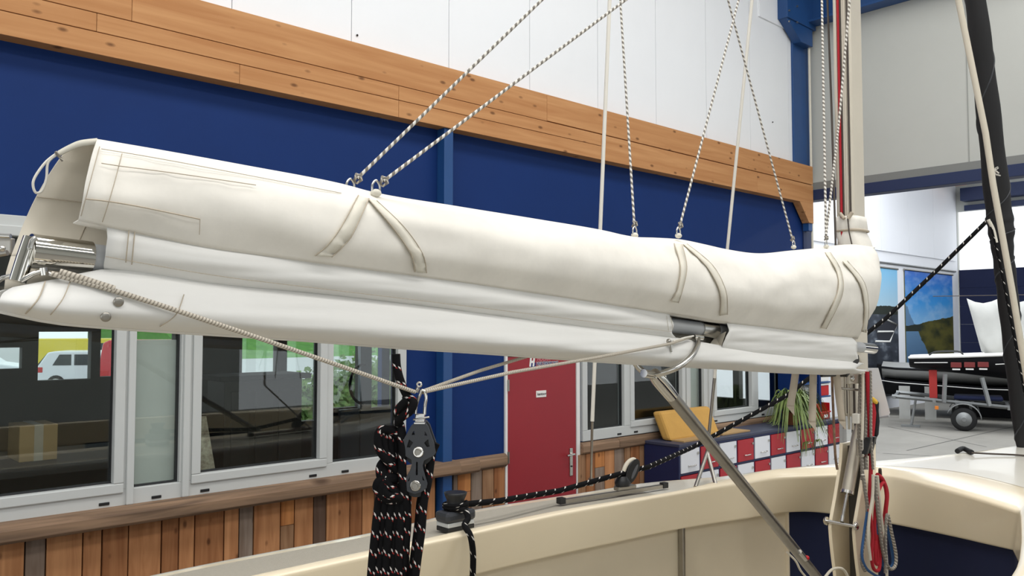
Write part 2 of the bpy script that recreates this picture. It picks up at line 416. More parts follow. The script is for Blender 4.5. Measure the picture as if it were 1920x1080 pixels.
# steel column of the blue wall, timber ledge, reclaimed cladding
c0, c1 = wx(832, 600, W-.1), wx(849, 600, W-.1)
struct(MB().box(c0, c1, W-.1, W, 0, 4.0).build('trim_2', 'blue_steel', None, .006), 'narrow blue steel column between the windows and the red door')
led = struct(thing('trim_3', None, None, (0, W, 1.2)), 'weathered timber ledge below the windows')
def ledge(x0, x1, dep, z0, z1):
    o = MB().prism([(0, -dep+.02, z0), (0, -dep, z0+.02), (0, -dep, z1-.035), (0, -dep+.012, z1-.012), (0, -dep+.03, z1), (0, 0, z1), (0, 0, z0)], Vector((x1-x0, 0, 0))).build('ledge_board', 'ledge_wood', None, .006)
    o.location = (x0, W, 0); o.parent = led; o.matrix_parent_inverse = wmat(led).inverted(); return o
ledge(-2.2, c0+.15, .15, 1.165, 1.275)
for a_, b_ in ((c0+.152, wx(886)), (wx(886)+.003, D0-.025), (D1+.03, wx(1153)), (wx(1153)+.003, wx(1330)), (wx(1330)+.003, wx(1470))):
    ledge(a_, b_, .11 if a_ < D0-.5 else .06, 1.15, 1.262)
clad = struct(thing('trim_4', None, None, (0, W, 0)), 'reclaimed timber boards clad upright below the ledge')
O, B_, G, GB, DK = (200, 144, 99), (166, 114, 75), (150, 134, 121), (168, 131, 99), (112, 90, 76)
zoneA = [(-60, O), (-10, B_), (49, O), (88, G), (157, O), (193, O), (242, B_), (304, O), (336, B_), (366, O), (421, B_), (449, O), (476, G), (526, O), (552, GB), (588, O), (612, DK), (656, O), (679, B_), (702, O), (728, GB), (758, O), (790, B_), (816, O)]
zoneB = [(858, G), (883, O), (904, G), (926, GB), (947, B_)]
zoneC = [(1099, GB), (1116, B_), (1134.5, G), (1153, O), (1171.5, G), (1183, GB), (1200, B_), (1212, GB), (1232, O)]
def cladding(first, zone, top):
    p = first
    for e, col in zone:
        a, b = wx(p, 960, W-.03), wx(e, 960, W-.03); p = e
        jit = random.uniform(.92, 1.06); t = random.uniform(.026, .034)
        cc = (*[v*jit for v in srgb(col)], 1)
        if e in (552, 883, 1134.5):
            zc = random.uniform(.9, 1.02)
            plank_obj('plank', a+.004, b-.004, W-t, W, .02, zc-.003, 'reclaimed', clad, .002, cc)
            plank_obj('plank', a+.004, b-.004, W-t-.001, W, zc, top, 'reclaimed', clad, .002, (*srgb((206, 140, 84)), 1))
        else: plank_obj('plank', a+.004, b-.004, W-t, W, .02, top, 'reclaimed', clad, .002, cc)
cladding(-110, zoneA, 1.162); cladding(849, zoneB, 1.148); cladding(1085, zoneC, 1.148)

# windows
def ring(mb, a, b, c, d, t, y0, y1):
    return mb.box(a, b, y0, y1, c, c+t).box(a, b, y0, y1, d-t, d).box(a, a+t, y0, y1, c+t, d-t).box(b-t, b, y0, y1, c+t, d-t)
def window(name, label, X0, X1, z0, z1, cells, slots, seams=()):
    wn = thing(name, label, None, ((X0+X1)/2, W, z0)); tag(wn, kind='structure')
    yo, yi = W-.035, W+.05
    fr = MB(); fr.box(X0, X1, yo, yi, z0, z0+.1).box(X0, X1, yo, yi, z1-.1, z1).box(X0, cells[0][0], yo, yi, z0+.1, z1-.1).box(cells[-1][1], X1, yo, yi, z0+.1, z1-.1)
    fr.build('frame', 'frame_grey', wn, .004)
    for i in range(len(cells)-1):
        MB().box(cells[i][1], cells[i+1][0], yo, yi, z0+.1, z1-.1).build('mullion', 'frame_grey', wn, .004)
    for p in seams: MB().box(p-.022, p+.022, yo-.022, yo+.01, z0+.005, z1).build('mullion_cap', 'frame_grey', wn, .006)
    for a, b, s in cells:
        zb = z0+.1
        hold = wn
        if s: hold = ring(MB(), a-.055, b+.055, zb-.02, z1-.06, .06, yo-.014, yi-.01).build('sash', 'frame_grey', wn, .006); zb += .04
        ring(MB(), a-.001, b+.001, zb-.001, z1-.099, .012, W+.0, W+.03).build('gasket', 'gasket', hold)
        MB().box(a+.001, b-.001, W+.01, W+.018, zb+.001, z1-.101).build('pane', 'glass', hold)
    for p in slots: MB().box(p-.03, p+.03, yo-.006, yo+.01, z0+.018, z0+.036).build('drain_slot', 'black_plastic', wn, .003)
    return wn
X_ = lambda p: wx(p, 800)
window('window_1', 'wide grey framed office window left of the red door', *WIN1, [(-1.4, X_(212), 1), (X_(250), X_(334), 0), (X_(371), X_(595), 1), (X_(620), X_(741), 0)],
       [X_(195), X_(292), X_(382), X_(583), X_(643)], [X_(241), X_(344)])
window('window_2', 'grey framed office window above the lockers', *WIN2, [(X_(1097), X_(1166), 0), (X_(1183), X_(1274), 1), (X_(1291), X_(1316), 0), (X_(1338), X_(1405), 1), (X_(1418), X_(1460), 0)],
       [X_(1156), X_(1187), X_(1337), X_(1426)], [X_(1283), X_(1325)])

# red door
dr = thing('door_1', 'red office door with a white sign and printed logo', None, ((D0+D1)/2, W, 0)); tag(dr, kind='structure')
MB().box(D0+.012, D1-.02, W-.01, W+.03, .01, 2.1).build('door_leaf', 'door_red', dr, .003)
MB().box(D0-.02, D0+.008, W-.02, W+.12, 0, 2.14).box(D1-.016, D1+.03, W-.02, W+.12, 0, 2.14).box(D0+.008, D1-.016, W-.02, W+.12, 2.105, 2.14).build('door_frame', 'white_paint', dr, .003)
for zz in (.32, 1.22, 1.85): MB().cyl((D0+.012, W-.024, zz-.05), (D0+.012, W-.024, zz+.05), .011, 10).build('hinge', 'steel_dull', dr)
hx = onY(1071, 862, W-.015)
MB().box(hx.x-.021, hx.x+.021, W-.019, W-.01, hx.z-.15, hx.z+.11).build('handle_plate', 'steel', dr, .006)
MB().cyl((hx.x, W-.01, hx.z+.055), (hx.x, W-.06, hx.z+.055), .011, 12).tube(cr([(hx.x, W-.055, hx.z+.055), (hx.x-.03, W-.06, hx.z+.055), (hx.x-.1, W-.058, hx.z+.052)]), .01, 12).build('handle', 'steel', dr)
MB().cyl((hx.x, W-.026, hx.z-.06), (hx.x, W-.018, hx.z-.06), .008, 12).build('keyhole', 'black_plastic', dr)
RX = Matrix.Rotation(PI/2, 4, 'X')
sg = onY(1014.5, 738.5, W-.012)
sp_ = MB().box(sg.x-.064, sg.x+.064, W-.016, W-.01, sg.z-.03, sg.z+.03).build('door_sign', 'paper_white', dr, .001)
mesh_obj('sign_lettering', text_mesh('kantoor', .036, .0005, 0, .0006), 'print_dark', sp_, Matrix.Translation((sg.x-.052, W-.0168, sg.z-.011)) @ RX)
lg = onY(998, 681, W-.012)
logo = MB()
s_ = .0104
def hletter(cx, cz, hh, ww, tt, y, m, nm):
    q = MB(); sk = lambda x, z: (cx+x+(z)*.14, y, cz+z)
    for a, b, c, d in ((-ww, -ww+tt, -hh, hh), (ww-tt, ww, -hh, hh), (-ww+tt, ww-tt, -tt*.5, tt*.5)):
        q.prism([sk(a, c), sk(b, c), sk(b, d), sk(a, d)], Vector((0, .002, 0)))
    return q.build(nm, m, dr)
hletter(lg.x-.002, lg.z+.012, .042, .031, .021, W-.0135, 'paper_white', 'logo_letter')
hletter(lg.x+.012, lg.z-.030, .034, .031, .021, W-.0127, 'print_navy', 'logo_letter')
mesh_obj('logo_lettering', text_mesh('HOORA', .047, .0006, .25, .0012), 'print_rose', dr, Matrix.Translation((lg.x+.058, W-.0128, lg.z+.018)) @ RX)
mesh_obj('logo_lettering', text_mesh('WATERSPORT', .0435, .0004, .25, .0035), 'paper_white', dr, Matrix.Translation((lg.x+.05, W-.0122, lg.z-.022)) @ RX)
mesh_obj('logo_lettering', text_mesh('WATERSPORT', .0435, .0006, .25, .0010), 'print_navy', dr, Matrix.Translation((lg.x+.05, W-.0128, lg.z-.022)) @ RX)

# cross wall with the portal into the next hall
XW = 10.5
wr = MB().box(XW, XW+.12, -12, 5.9, 4.22, 8.2).build('wall_right', 'grey_panel'); struct(wr, 'grey panel wall above the portal to the next hall')
for yy in (3.4, 1.1, -1.2, -3.5): MB().box(XW-.006, XW+.001, yy-.006, yy+.006, 4.3, 8.1).build('panel_joint', 'joint_grey', wr)
MB().box(XW-.04, XW, -12, 5.38, 4.2, 4.3).build('panel_skirt', 'grey_edge', wr, .004)
struct(MB().box(XW-.06, XW+.14, -12, 5.45, 4.06, 4.2).build('trim_5', 'navy_steel', None, .006), 'dark blue steel lintel over the portal')
# I-beam high on the cross wall and column in the corner
ib = struct(thing('trim_6', None, None, (XW, 0, 6.4)), 'blue steel beam high across the grey wall')
MB().box(XW-.24, XW-.01, -12, 5.39, 6.42, 6.45).build('flange', 'blue_steel', ib, .003); MB().box(XW-.24, XW-.01, -12, 5.39, 6.92, 6.95).build('flange', 'blue_steel', ib, .003)
MB().box(XW-.135, XW-.115, -12, 5.39, 6.45, 6.92).build('web', 'blue_steel', ib)
cx0 = wx(1487, 200, W-.02)
col = struct(thing('trim_7', None, None, (cx0, W, 0)), 'blue steel corner column with bolted bracket')
MB().box(cx0, XE+.08, W-.03, W+.2, 4.5, 8.2).build('shaft', 'blue_steel', col, .005)
MB().box(XE-.1, XE+.12, W-.02, W+.2, 0, 4.06).build('shaft', 'navy_steel', col, .005)
bx0 = wx(1469, 60, W-.1)
MB().box(bx0, XE+.06, W-.16, W-.02, 6.35, 7.3).build('bracket', 'blue_steel', col, .004)
MB().prism([(bx0+.02, W-.14, 6.35), (cx0+.02, W-.14, 6.12), (XE, W-.14, 6.12), (XE, W-.14, 6.35)], Vector((0, .12, 0))).build('gusset', 'blue_steel', col, .004)
for px, py in ((1479, 20), (1479, 40), (1494, 12), (1494, 42)):
    q = onY(px, py, W-.16); MB().cyl(q, q+Vector((0, -.015, 0)), .014, 6).build('bolt', 'steel_dull', col)
MB().box(wx(1421, 20), wx(1470, 90), W-.02, W+.02, 6.28, 7.6).build('cover_plate', 'white_panel', wl, .004)
pole = onX(1519.5, 250, XW-.1)
tag(MB().cyl((pole.x, pole.y, 0), (pole.x, pole.y, 6.42), .017, 10).build('conduit_pipe', 'webbing'), 'thin cream pipe running up the blue corner column', 'pipe')

# next hall: white side wall, end wall with navy door and daylight above it
YF, XF = 10.3, 30.4
wf = MB().box(10.6, XF, YF, YF+.15, 0, 8.9).build('wall_far', 'bright_panel'); struct(wf, 'white side wall of the next hall')
pm2 = MB().box(.006, 1.994, 0, .05, 0, 4.2).mesh('wall_panel'); pm2.materials.append(M['bright_panel'])
for k in range(9): shared('wall_panel', pm2, wf, (12.2+k*2, YF-.05, 4.6))
OX0, OX1 = 4.32, 6.32
we = MB(); holes_wall(we, -12, YF, 0, 8.9, [(-6, YF-.02, 0, OX1)], lambda m, a, b, c, d: m.box(XF, XF+.15, a, b, c, d))
we = we.build('wall_end', 'grey_panel'); struct(we, 'grey end wall of the next hall around the tall door')
nd = struct(thing('door_2', None, None, (XF, 4, 0)), 'navy sectional door at the end of the next hall')
for k in range(7): MB().box(XF+.02, XF+.08, -6, YF-.03, k*.617, k*.617+.616).build('door_panel', 'navy_cloth', nd, .01)
for z0, z1, dx in ((6.32, 6.5, .15), (6.62, 7.05, .5)): struct(MB().box(XF-dx, XF-.02, -12, YF-.3, z0, z1).build('trim_8', 'navy_steel', None, .01), 'navy steel header over the far daylight opening' if dx < .3 else 'navy steel roof beam in front of the far end wall')
br = thing('door_motor', 'orange bracket with a blue motor high in the next hall', 'motor', (XF-1.5, YF-.3, 7.05))
MB().box(XF-2.1, XF-1.0, YF-.7, YF-.31, 7.05, 7.55).build('housing', 'orange', br, .02); MB().cyl((XF-1.7, YF-.72, 7.28), (XF-1.7, YF-.95, 7.28), .17, 16).build('motor', 'blue_steel', br); MB().box(XF-2.1, XF-1.0, YF-.3, YF-.05, 7.1, 7.45).build('mount', 'steel_dull', br)

# printed banners on the white wall
def banner_mat(name, kind):
    m = bpy.data.materials.new(name); m.use_nodes = True; N = m.node_tree.nodes; L = m.node_tree.links; b = N['Principled BSDF']; b.inputs['Roughness'].default_value = .5
    tc = N.new('ShaderNodeTexCoord'); sp = N.new('ShaderNodeSeparateXYZ'); L.new(tc.outputs['UV'], sp.inputs[0])
    n = N.new('ShaderNodeTexNoise'); n.inputs['Scale'].default_value = 5; n.inputs['Detail'].default_value = 8
    mp = N.new('ShaderNodeMapping'); mp.inputs['Scale'].default_value = (1, 2.2, 1); L.new(tc.outputs['UV'], mp.inputs[0]); L.new(mp.outputs[0], n.inputs[0])
    def rampn(src, els):
        r = N.new('ShaderNodeValToRGB'); L.new(src, r.inputs[0]); e = r.color_ramp.elements
        while len(e) < len(els): e.new(.5)
        for i, (p, c) in enumerate(els): e[i].position = p; e[i].color = (*srgb(c), 1)
        return r.outputs[0]
    def mm(op, a, v):
        q = N.new('ShaderNodeMath'); q.operation = op
        for i, k in enumerate((a, v)):
            if isinstance(k, (int, float)): q.inputs[i].default_value = k
            else: L.new(k, q.inputs[i])
        return q.outputs[0]
    def mix(f, a, c, bl='MIX'):
        q = N.new('ShaderNodeMixRGB'); q.blend_type = bl; L.new(f, q.inputs[0]); L.new(a, q.inputs[1])
        if isinstance(c, tuple): q.inputs[2].default_value = (*srgb(c), 1)
        else: L.new(c, q.inputs[2])
        return q.outputs[0]
    u, v = sp.outputs[0], sp.outputs[1]
    if kind == 'lake':
        sky = rampn(v, [(.52, (150, 196, 232)), (.75, (60, 150, 222)), (1, (20, 100, 200))])
        cl = rampn(n.outputs[0], [(.45, (0, 0, 0)), (.68, (150, 150, 150))]); sky = mix(cl, sky, (196, 218, 238))
        line = mm('ADD', mm('MULTIPLY', u, .09), mm('ADD', mm('MULTIPLY', n.outputs[0], .05), .53))
        land = rampn(n.outputs[0], [(.35, (44, 50, 26)), (.6, (96, 92, 40)), (.8, (70, 84, 40))])
        c = mix(mm('LESS_THAN', v, line), sky, land)
        water = rampn(v, [(0, (40, 66, 96)), (.5, (96, 132, 168))])
        c = mix(mm('LESS_THAN', mm('ADD', v, mm('MULTIPLY', mm('SUBTRACT', u, .25), .9)), mm('ADD', mm('MULTIPLY', n.outputs[0], .12), .44)), c, water)
        c = mix(mm('MULTIPLY', mm('LESS_THAN', u, .3), mm('MULTIPLY', mm('LESS_THAN', v, line), mm('GREATER_THAN', v, .515))), c, (44, 50, 40))
    else:
        sky = rampn(v, [(.66, (176, 204, 220)), (1, (120, 190, 232))])
        water = rampn(n.outputs[0], [(.3, (34, 38, 44)), (.55, (66, 72, 82)), (.66, (120, 128, 138)), (.72, (206, 210, 214))])
        c = mix(mm('LESS_THAN', v, .66), sky, water)
        c = mix(mm('MULTIPLY', mm('LESS_THAN', v, mm('ADD', mm('MULTIPLY', n.outputs[0], .06), .67)), mm('GREATER_THAN', v, .635)), c, (40, 46, 38))
        dk = rampn(v, [(0, (50, 50, 54)), (.45, (255, 255, 255))]); c = mix(mm('ADD', 0, 1), c, dk, 'MULTIPLY')
    L.new(c, b.inputs['Base Color']); M[name] = m
banner_mat('print_lake', 'lake'); banner_mat('print_boat', 'boat')
def banner(px0, px1, pt, pb, m, label):
    a, b = onY(px0, pt, YF-.06), onY(px1, pt+12, YF-.06); zb = onY((px0+px1)/2, pb, YF-.06).z; zt = a.z
    t = thing('banner', label, 'banner', ((a.x+b.x)/2, YF-.05, zb), 'printed banners on the white wall')
    q = MB(); q.add([(a.x, YF-.03, zb), (b.x, YF-.03, zb), (b.x, YF-.03, zt), (a.x, YF-.03, zt), (a.x, YF-.001, zb), (b.x, YF-.001, zb), (b.x, YF-.001, zt), (a.x, YF-.001, zt)],
          [(0, 1, 2, 3), (7, 6, 5, 4), (0, 4, 5, 1), (1, 5, 6, 2), (2, 6, 7, 3), (3, 7, 4, 0)], [[(0, 0), (1, 0), (1, 1), (0, 1)]]+[None]*5); q.build('print', m, t)
    MB().cyl((a.x-.05, YF-.031, zt+.03), (b.x+.05, YF-.031, zt+.03), .03, 8).build('rod', 'steel_dull', t); MB().cyl((a.x-.02, YF-.027, zb-.02), (b.x+.02, YF-.027, zb-.02), .025, 8).build('weight_bar', 'black_plastic', t)
    return t, a, b, zt, zb
tb = banner(1592, 1684, 496, 744, 'print_boat', 'tall dark banner of a motorboat on water, beside the lake banner')
t_, a, b, zt, zb = tb; wdt = b.x-a.x; hgt = zt-zb
bp = lambda u, v, d=.082: (lambda d: Vector((a.x+u*wdt, YF-d, zb+v*hgt)))(d-.05)
MB().prism([bp(.55, .44), bp(.8, .42), bp(.98, .56), bp(.76, .6), bp(.5, .56)], Vector((0, .002, 0))).build('printed_boat', 'print_dark', t_)
MB().tube([bp(.5, .425, .084), bp(.8, .42, .084), bp(.97, .555, .084), bp(.72, .6, .084)], .028, 6).tube([bp(.55, .5, .084), bp(.88, .5, .084)], .025, 6).build('printed_rail', 'paper_white', t_)
banner(1698, 1787, 507, 738, 'print_lake', 'bright blue banner of a lake with reeds under clouds')
q0, q1 = onY(1640, 489, YF-.14), onY(1800, 508, YF-.14)
tag(MB().cyl((q0.x-4, YF-.032, q0.z), (XF-.3, YF-.032, q0.z), .03, 8).build('banner_rail', 'galvanised'), 'long steel rail on the white wall above both banners', 'rail')

# ------------------------------------------------------------------ office behind the windows
YO = 9.6
fo = MB().box(-3, XE+.1, W+.18, YO, -.05, .0).build('floor_office', 'office_floor'); struct(fo, 'grey floor of the office behind the windows')
MB().box(-3, XE+.1, W+.18, YO, 3.1, 3.2).build('office_ceiling', 'office_wall', fo)
def oxz(px0, px1, py0, py1):
    xm = (px0+px1)/2; A, Bq = onY(px0, py0, YO), onY(px1, py0, YO); return (A.x, Bq.x, onY(xm, py1, YO).z, onY(xm, py0, YO).z)
holes = [oxz(-30, 42, 652, 692), oxz(73, 172, 622, 712), oxz(190, 222, 600, 706), oxz(256, 330, 600, 712), oxz(456, 522, 540, 712), oxz(540, 598, 540, 790), oxz(604, 676, 540, 765), oxz(697, 742, 540, 765)]
ow = MB(); holes_wall(ow, -3, XE+.1, 0, 3.1, holes, lambda m, a, b, c, d: m.box(a, b, YO, YO+.12, c, d))
ow = ow.build('wall_office', 'office_wall'); struct(ow, 'dark rear wall of the office with openings to the yard')
for h in holes: MB().box(h[0], h[1], YO+.05, YO+.056, h[2], h[3]).build('pane', 'glass', ow)
sw = MB(); holes_wall(sw, W+.18, YO, 0, 3.1, [(5.75, 6.45, 1.35, 2.9), (6.55, 7.4, 1.35, 2.9)], lambda m, a, b, c, d: m.box(XE, XE+.1, a, b, c, d))
struct(sw.build('wall_office_side', 'office_wall'), 'side wall of the office towards the next hall')
struct(MB().box(-3.1, -3, W+.18, YO, 0, 3.1).build('wall_office_end', 'office_wall'), 'end wall of the office')
# office things
def furn(px0, px1, pt, pb, Y, dep): A, Bq = onY(px0, (pt+pb)/2, Y), onY(px1, (pt+pb)/2, Y); return A.x, Bq.x, onY((px0+px1)/2, pt, Y).z, onY((px0+px1)/2, pb, Y).z
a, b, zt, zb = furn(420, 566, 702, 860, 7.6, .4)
ct = thing('counter_standin', 'dark panelled block standing in for a reflection in the office window', 'counter', (a, 7.6, 0))  # solid block added where the glass only shows a dark reflection
MB().box(a, b, 7.6, 8.0, 0, zt-.05).build('body', 'counter_standin', ct, .01)
for k in range(3): MB().box(a+.06+k*(b-a-.08)/3, a+(k+1)*(b-a-.08)/3, 7.575, 7.6, .15, zt-.15).build('panel', 'counter_standin', ct, .008)
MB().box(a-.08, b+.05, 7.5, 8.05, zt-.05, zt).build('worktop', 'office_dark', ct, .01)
a, b, zt, zb = furn(36, 108, 797, 864, 6.9, .4)
tb_ = thing('office_table', 'dark table carrying a cardboard box in the office', 'table', (a, 6.9, 0))
MB().box(a-1.2, b+1.0, 6.5, 7.6, zb-.05, zb).build('tabletop', 'office_dark', tb_, .005)
for lx in (a-1.1, b+.9):
    for ly in (6.6, 7.5): MB().box(lx-.03, lx+.03, ly-.03, ly+.03, 0, zb-.05).build('leg', 'office_dark', tb_)
cbx = thing('cardboard_box', 'brown cardboard box on the dark office table', 'box', ((a+b)/2, 7.1, zb))
MB().box(a, b, 6.9, 7.25, zb, zt).build('carton', 'cardboard', cbx, .006); MB().box((a+b)/2-.03, (a+b)/2+.03, 6.898, 7.252, zb+.001, zt+.002).build('tape', 'webbing_beige', cbx)
a, b, zt, zb = furn(372, 408, 783, 880, 6.2, .05)
tag(MB().prism([(a, 6.05, zb-.4), (b, 6.05, zb-.4), (b-.05, 6.3, zt), (a, 6.3, zt)], Vector((0, .03, 0))).build('pattern_board', mat('pattern_print', (206, 196, 172), .7, rgb2=(96, 70, 56), vscale=14)), 'pale patterned board leaning inside the window', 'board')
a, b = X_(251)+.01, X_(333)-.01
tag(MB().box(a-.03, b+.03, W+.055, W+.062, 1.3, 2.28).build('roller_blind', 'cover_grey'), 'pale grey blind behind the narrow left window pane', 'blind')
a, b = X_(1291)+.01, X_(1316)
tag(MB().box(a-.03, b+.03, W+.055, W+.062, 1.3, 2.8).build('roller_blind', 'cover_grey'), 'pale blind behind the narrow pane above the lockers', 'blind')
# grey low panel and door leaf at the back of the office
gd = thing('glazed_door', 'grey glazed door at the rear of the office', 'door', onY(690, 800, YO-.25))
a = onY(676, 760, YO-.1).x; b = onY(697, 760, YO-.1).x; MB().box(a, b, YO-.1, YO-.02, .02, 2.9).build('stile', 'grey_door', gd, .01)
a = onY(640, 760, YO-.1).x; b = onY(742, 760, YO-.1).x; MB().box(a, b, YO-.08, YO-.02, .02, 1.28).build('lower_panel', 'grey_door', gd, .01)
hc = onY(683, 720, YO-.2); MB().tube([hc+Vector((.22*math.cos(t), 0, .26*math.sin(t))) for t in [PI*.5+k*PI/12 for k in range(13)]], .02, 8).build('pull_handle', 'black_plastic', gd)
a, b = onY(712, 700, YO+.3).x, onY(727, 700, YO+.3).x
tag(MB().box(a, b, YO+.25, YO+.35, 0, 3).build('yard_post', 'blue_paint'), 'bright blue post just outside the office door', 'post')

# ------------------------------------------------------------------ the yard outside
yd = MB().box(-60, 90, YO+.12, 140, -.12, -.02).build('ground', 'asphalt'); struct(yd, 'pale paving of the yard outside the office')
struct(MB().prism([(24, 60, -.02), (24, 72, 4.5), (24, 85, 4.5), (24, 85, -.02)], Vector((46, 0, 0))).build('grass_bank', 'grass'), 'green grass bank beyond the yard')
def car(name, label, px, py, Y, yaw, L_, Hh, m, van=False):
    p = onY(px, py, Y); t = thing(name, label, 'van' if van else 'car', (0, 0, 0)); Wd = 1.75
    if van: prof = [(0, .35), (0, 1.2), (.1, Hh*.95), (.3, Hh), (L_*.72, Hh), (L_*.85, Hh*.62), (L_-.05, Hh*.5), (L_, .4)]
    else: prof = [(0, .4), (.02, .85), (.12, .95), (.45, Hh-.04), (.7, Hh), (L_*.5, Hh), (L_*.68, .98), (L_-.15, .8), (L_, .6), (L_, .35)]
    q = MB(); q.prism([(x, -Wd/2, z) for x, z in prof], Vector((0, Wd, 0))); q.build('body', m, t, .06)
    zw0, zw1 = (Hh*.58, Hh*.88) if van else (.98, Hh-.12)
    for s in (-1, 1):
        if van: MB().box(L_*.6, L_*.74, s*Wd/2-.01, s*Wd/2+.01, zw0, zw1).build('side_window', 'car_glass', t)
        else:
            MB().prism([(.62, s*Wd/2-.01, zw0), (1.25, s*Wd/2-.01, zw0), (1.25, s*Wd/2-.01, zw1), (.85, s*Wd/2-.01, zw1)], Vector((0, .02, 0))).build('side_window', 'car_glass', t)
            MB().prism([(1.35, s*Wd/2-.01, zw0), (L_*.64, s*Wd/2-.01, zw0), (L_*.5, s*Wd/2-.01, zw1), (1.35, s*Wd/2-.01, zw1)], Vector((0, .02, 0))).build('side_window', 'car_glass', t)
        MB().box(-.02, .3, s*Wd/2-.12 if s > 0 else s*Wd/2-.015, s*Wd/2+.015 if s > 0 else s*Wd/2+.12, .72, .92).build('tail_light', 'tail_red', t, .02)
        for wx_ in (.75, L_-.75):
            whl = MB().cyl((wx_, s*(Wd/2-.18), .31), (wx_, s*(Wd/2+.01), .31), .31, 20).build('wheel', 'tyre', t, .03); MB().cyl((wx_, s*(Wd/2), .31), (wx_, s*(Wd/2+.02), .31), .19, 14).build('hub', 'steel', whl)
    if not van: MB().prism([(.1, -Wd/2+.12, .98), (.1, Wd/2-.12, .98), (.41, Wd/2-.2, Hh-.09), (.41, -Wd/2+.2, Hh-.09)], Vector((-.03, 0, .01))).build('rear_window', 'car_glass', t)
    t.location = (p.x, p.y, -.02); t.rotation_euler = (0, 0, yaw)
    return t
car('parked_car', 'silver white hatchback parked in the yard', 76, 712, 35, -.5, 4.2, 1.5, 'car_white')
car('parked_van', 'red van parked in the yard right of the white hatchback', 196, 712, 31, -.5, 3.9, 1.95, 'car_red', True)
car('parked_van', 'yellow van parked in the yard behind the white hatchback', 52, 690, 45, -.45, 5.4, 1.85, 'car_yellow', True)
car('parked_car', 'silver car parked at the far left of the yard', -150, 712, 40, -.5, 4.1, 1.5, 'car_white')
def bush(px, py, Y, r, n, label):
    p = onY(px, py, Y); t = thing('bush', label, 'bush', (p.x, Y, 0)); q = MB()
    for k in range(n):
        th, ph = random.uniform(0, 2*PI), math.acos(random.uniform(-.2, 1)); rr = r*random.uniform(.75, 1.05)*(1+.18*math.sin(5*th))
        c = Vector((p.x+rr*1.25*math.sin(ph)*math.cos(th), Y+rr*math.sin(ph)*math.sin(th), .5+rr*1.15*math.cos(ph)))
        d = Vector((random.uniform(-1, 1), random.uniform(-1, 1), random.uniform(-.6, 1))).normalized(); e = d.orthogonal().normalized(); l = random.uniform(.07, .14)
        q.add([c-e*l*.4, c+d*l*.5-e*l*.0, c+e*l*.4, c-d*l*.9], [(0, 1, 2, 3)])
    f = q.build('foliage', 'bush_leaf', t); f['kind'] = 'stuff'
    MB().ball((p.x, Y, .55), r*.82, 2, (1.2, 1, 1.05)).build('inner_growth', 'bush_leaf', t); MB().cyl((p.x, Y, -.02), (p.x, Y, .5), .05, 8).build('trunk', 'terracotta', t)
bush(560, 700, 13.0, .75, 2600, 'leafy green bush outside, left of the office door'); bush(632, 700, 15.2, .85, 2600, 'leafy green bush outside, seen through the office door'); bush(702, 700, 18.2, 1.05, 1800, 'leafy green bush outside, right of the office door')
# ================================================================== lockers and the things on them
YL = 4.92; ZL = 1.2
lx0 = onY(1274, 840, YL).x; cw = .344; LX1 = lx0+10*cw
lk = thing('locker_unit', 'low navy locker unit with red and white doors below the window', 'lockers', ((lx0+LX1)/2, 5.1, 0))
MB().box(lx0, LX1, YL+.02, W-.04, 0, ZL-.03).build('carcass', 'locker_navy', lk, .004)
MB().box(lx0-.01, LX1, YL-.005, W-.04, ZL-.03, ZL).build('top_panel', mat('locker_top', (58, 62, 84), .5), lk, .004)
for k in range(11): MB().box(lx0+k*cw-.012, lx0+k*cw+.012, YL, YL+.021, .1, ZL-.03).build('stile', 'locker_navy', lk)
for r in range(5): MB().box(lx0, LX1, YL+.001, YL+.021, ZL-.05-r*.262, ZL-.03-r*.262).build('rail', 'locker_navy', lk)
dme = {}
for c in ('locker_white', 'locker_red'):
    me = MB().box(.016, cw-.016, 0, .018, .008, .238).mesh('locker_door'); me.materials.append(M[c]); dme[c] = me
hme = MB().tube(cr([(-.055, 0, 0), (-.05, -.02, 0), (.05, -.02, 0), (.055, 0, 0)], 4), .006, 6).mesh('handle'); hme.materials.append(M['steel'])
kme = MB().cyl((0, 0, 0), (0, -.012, 0), .014, 10).mesh('lock'); kme.materials.append(M['steel'])
for r in range(4):
    for k in range(10):
        dd = shared('door', dme['locker_white' if (k+r) % 2 == 0 else 'locker_red'], lk, (lx0+k*cw, YL-.008, ZL-.05-.25-r*.262+.004))
        if r < 3:
            shared('handle', hme, dd, (lx0+k*cw+.19, YL-.008, ZL-.05-.25-r*.262+.075)); shared('lock', kme, dd, (lx0+k*cw+cw-.045, YL-.008, ZL-.05-.25-r*.262+.19))
# yellow foam cushion leaning on the window and cardboard sheets
ca, cb2 = onY(1229, 800, 5.3).x, onY(1312, 800, 5.3).x
zt = onY(1260, 768, 5.35).z
q = MB(); q.prism([(ca, 5.1, ZL+.002), (ca, 5.22, ZL+.002), (ca+.01, 5.36, zt), (ca+.01, 5.24, zt+.01)], Vector((cb2-ca+.1, 0, 0)))
tag(q.build('foam_cushion', 'foam_yellow', None, .03), 'yellow foam cushion leaning against the window on the lockers', 'cushion')
for i, (p0, p1, y0, y1, zz, lab) in enumerate(((1262, 1330, 4.97, 5.12, .003, 'flat cardboard sheet lying in front of the yellow cushion'), (1340, 1392, 5.0, 5.25, .004, 'flat cardboard sheet on the lockers right of the yellow cushion'))):
    a, b = onY(p0, 815, 5.1).x, onY(p1, 815, 5.1).x
    tag(MB().box(a, b, y0, y1, ZL+zz-.002, ZL+zz+.012).build('cardboard_sheet', 'cardboard'), lab, 'cardboard')
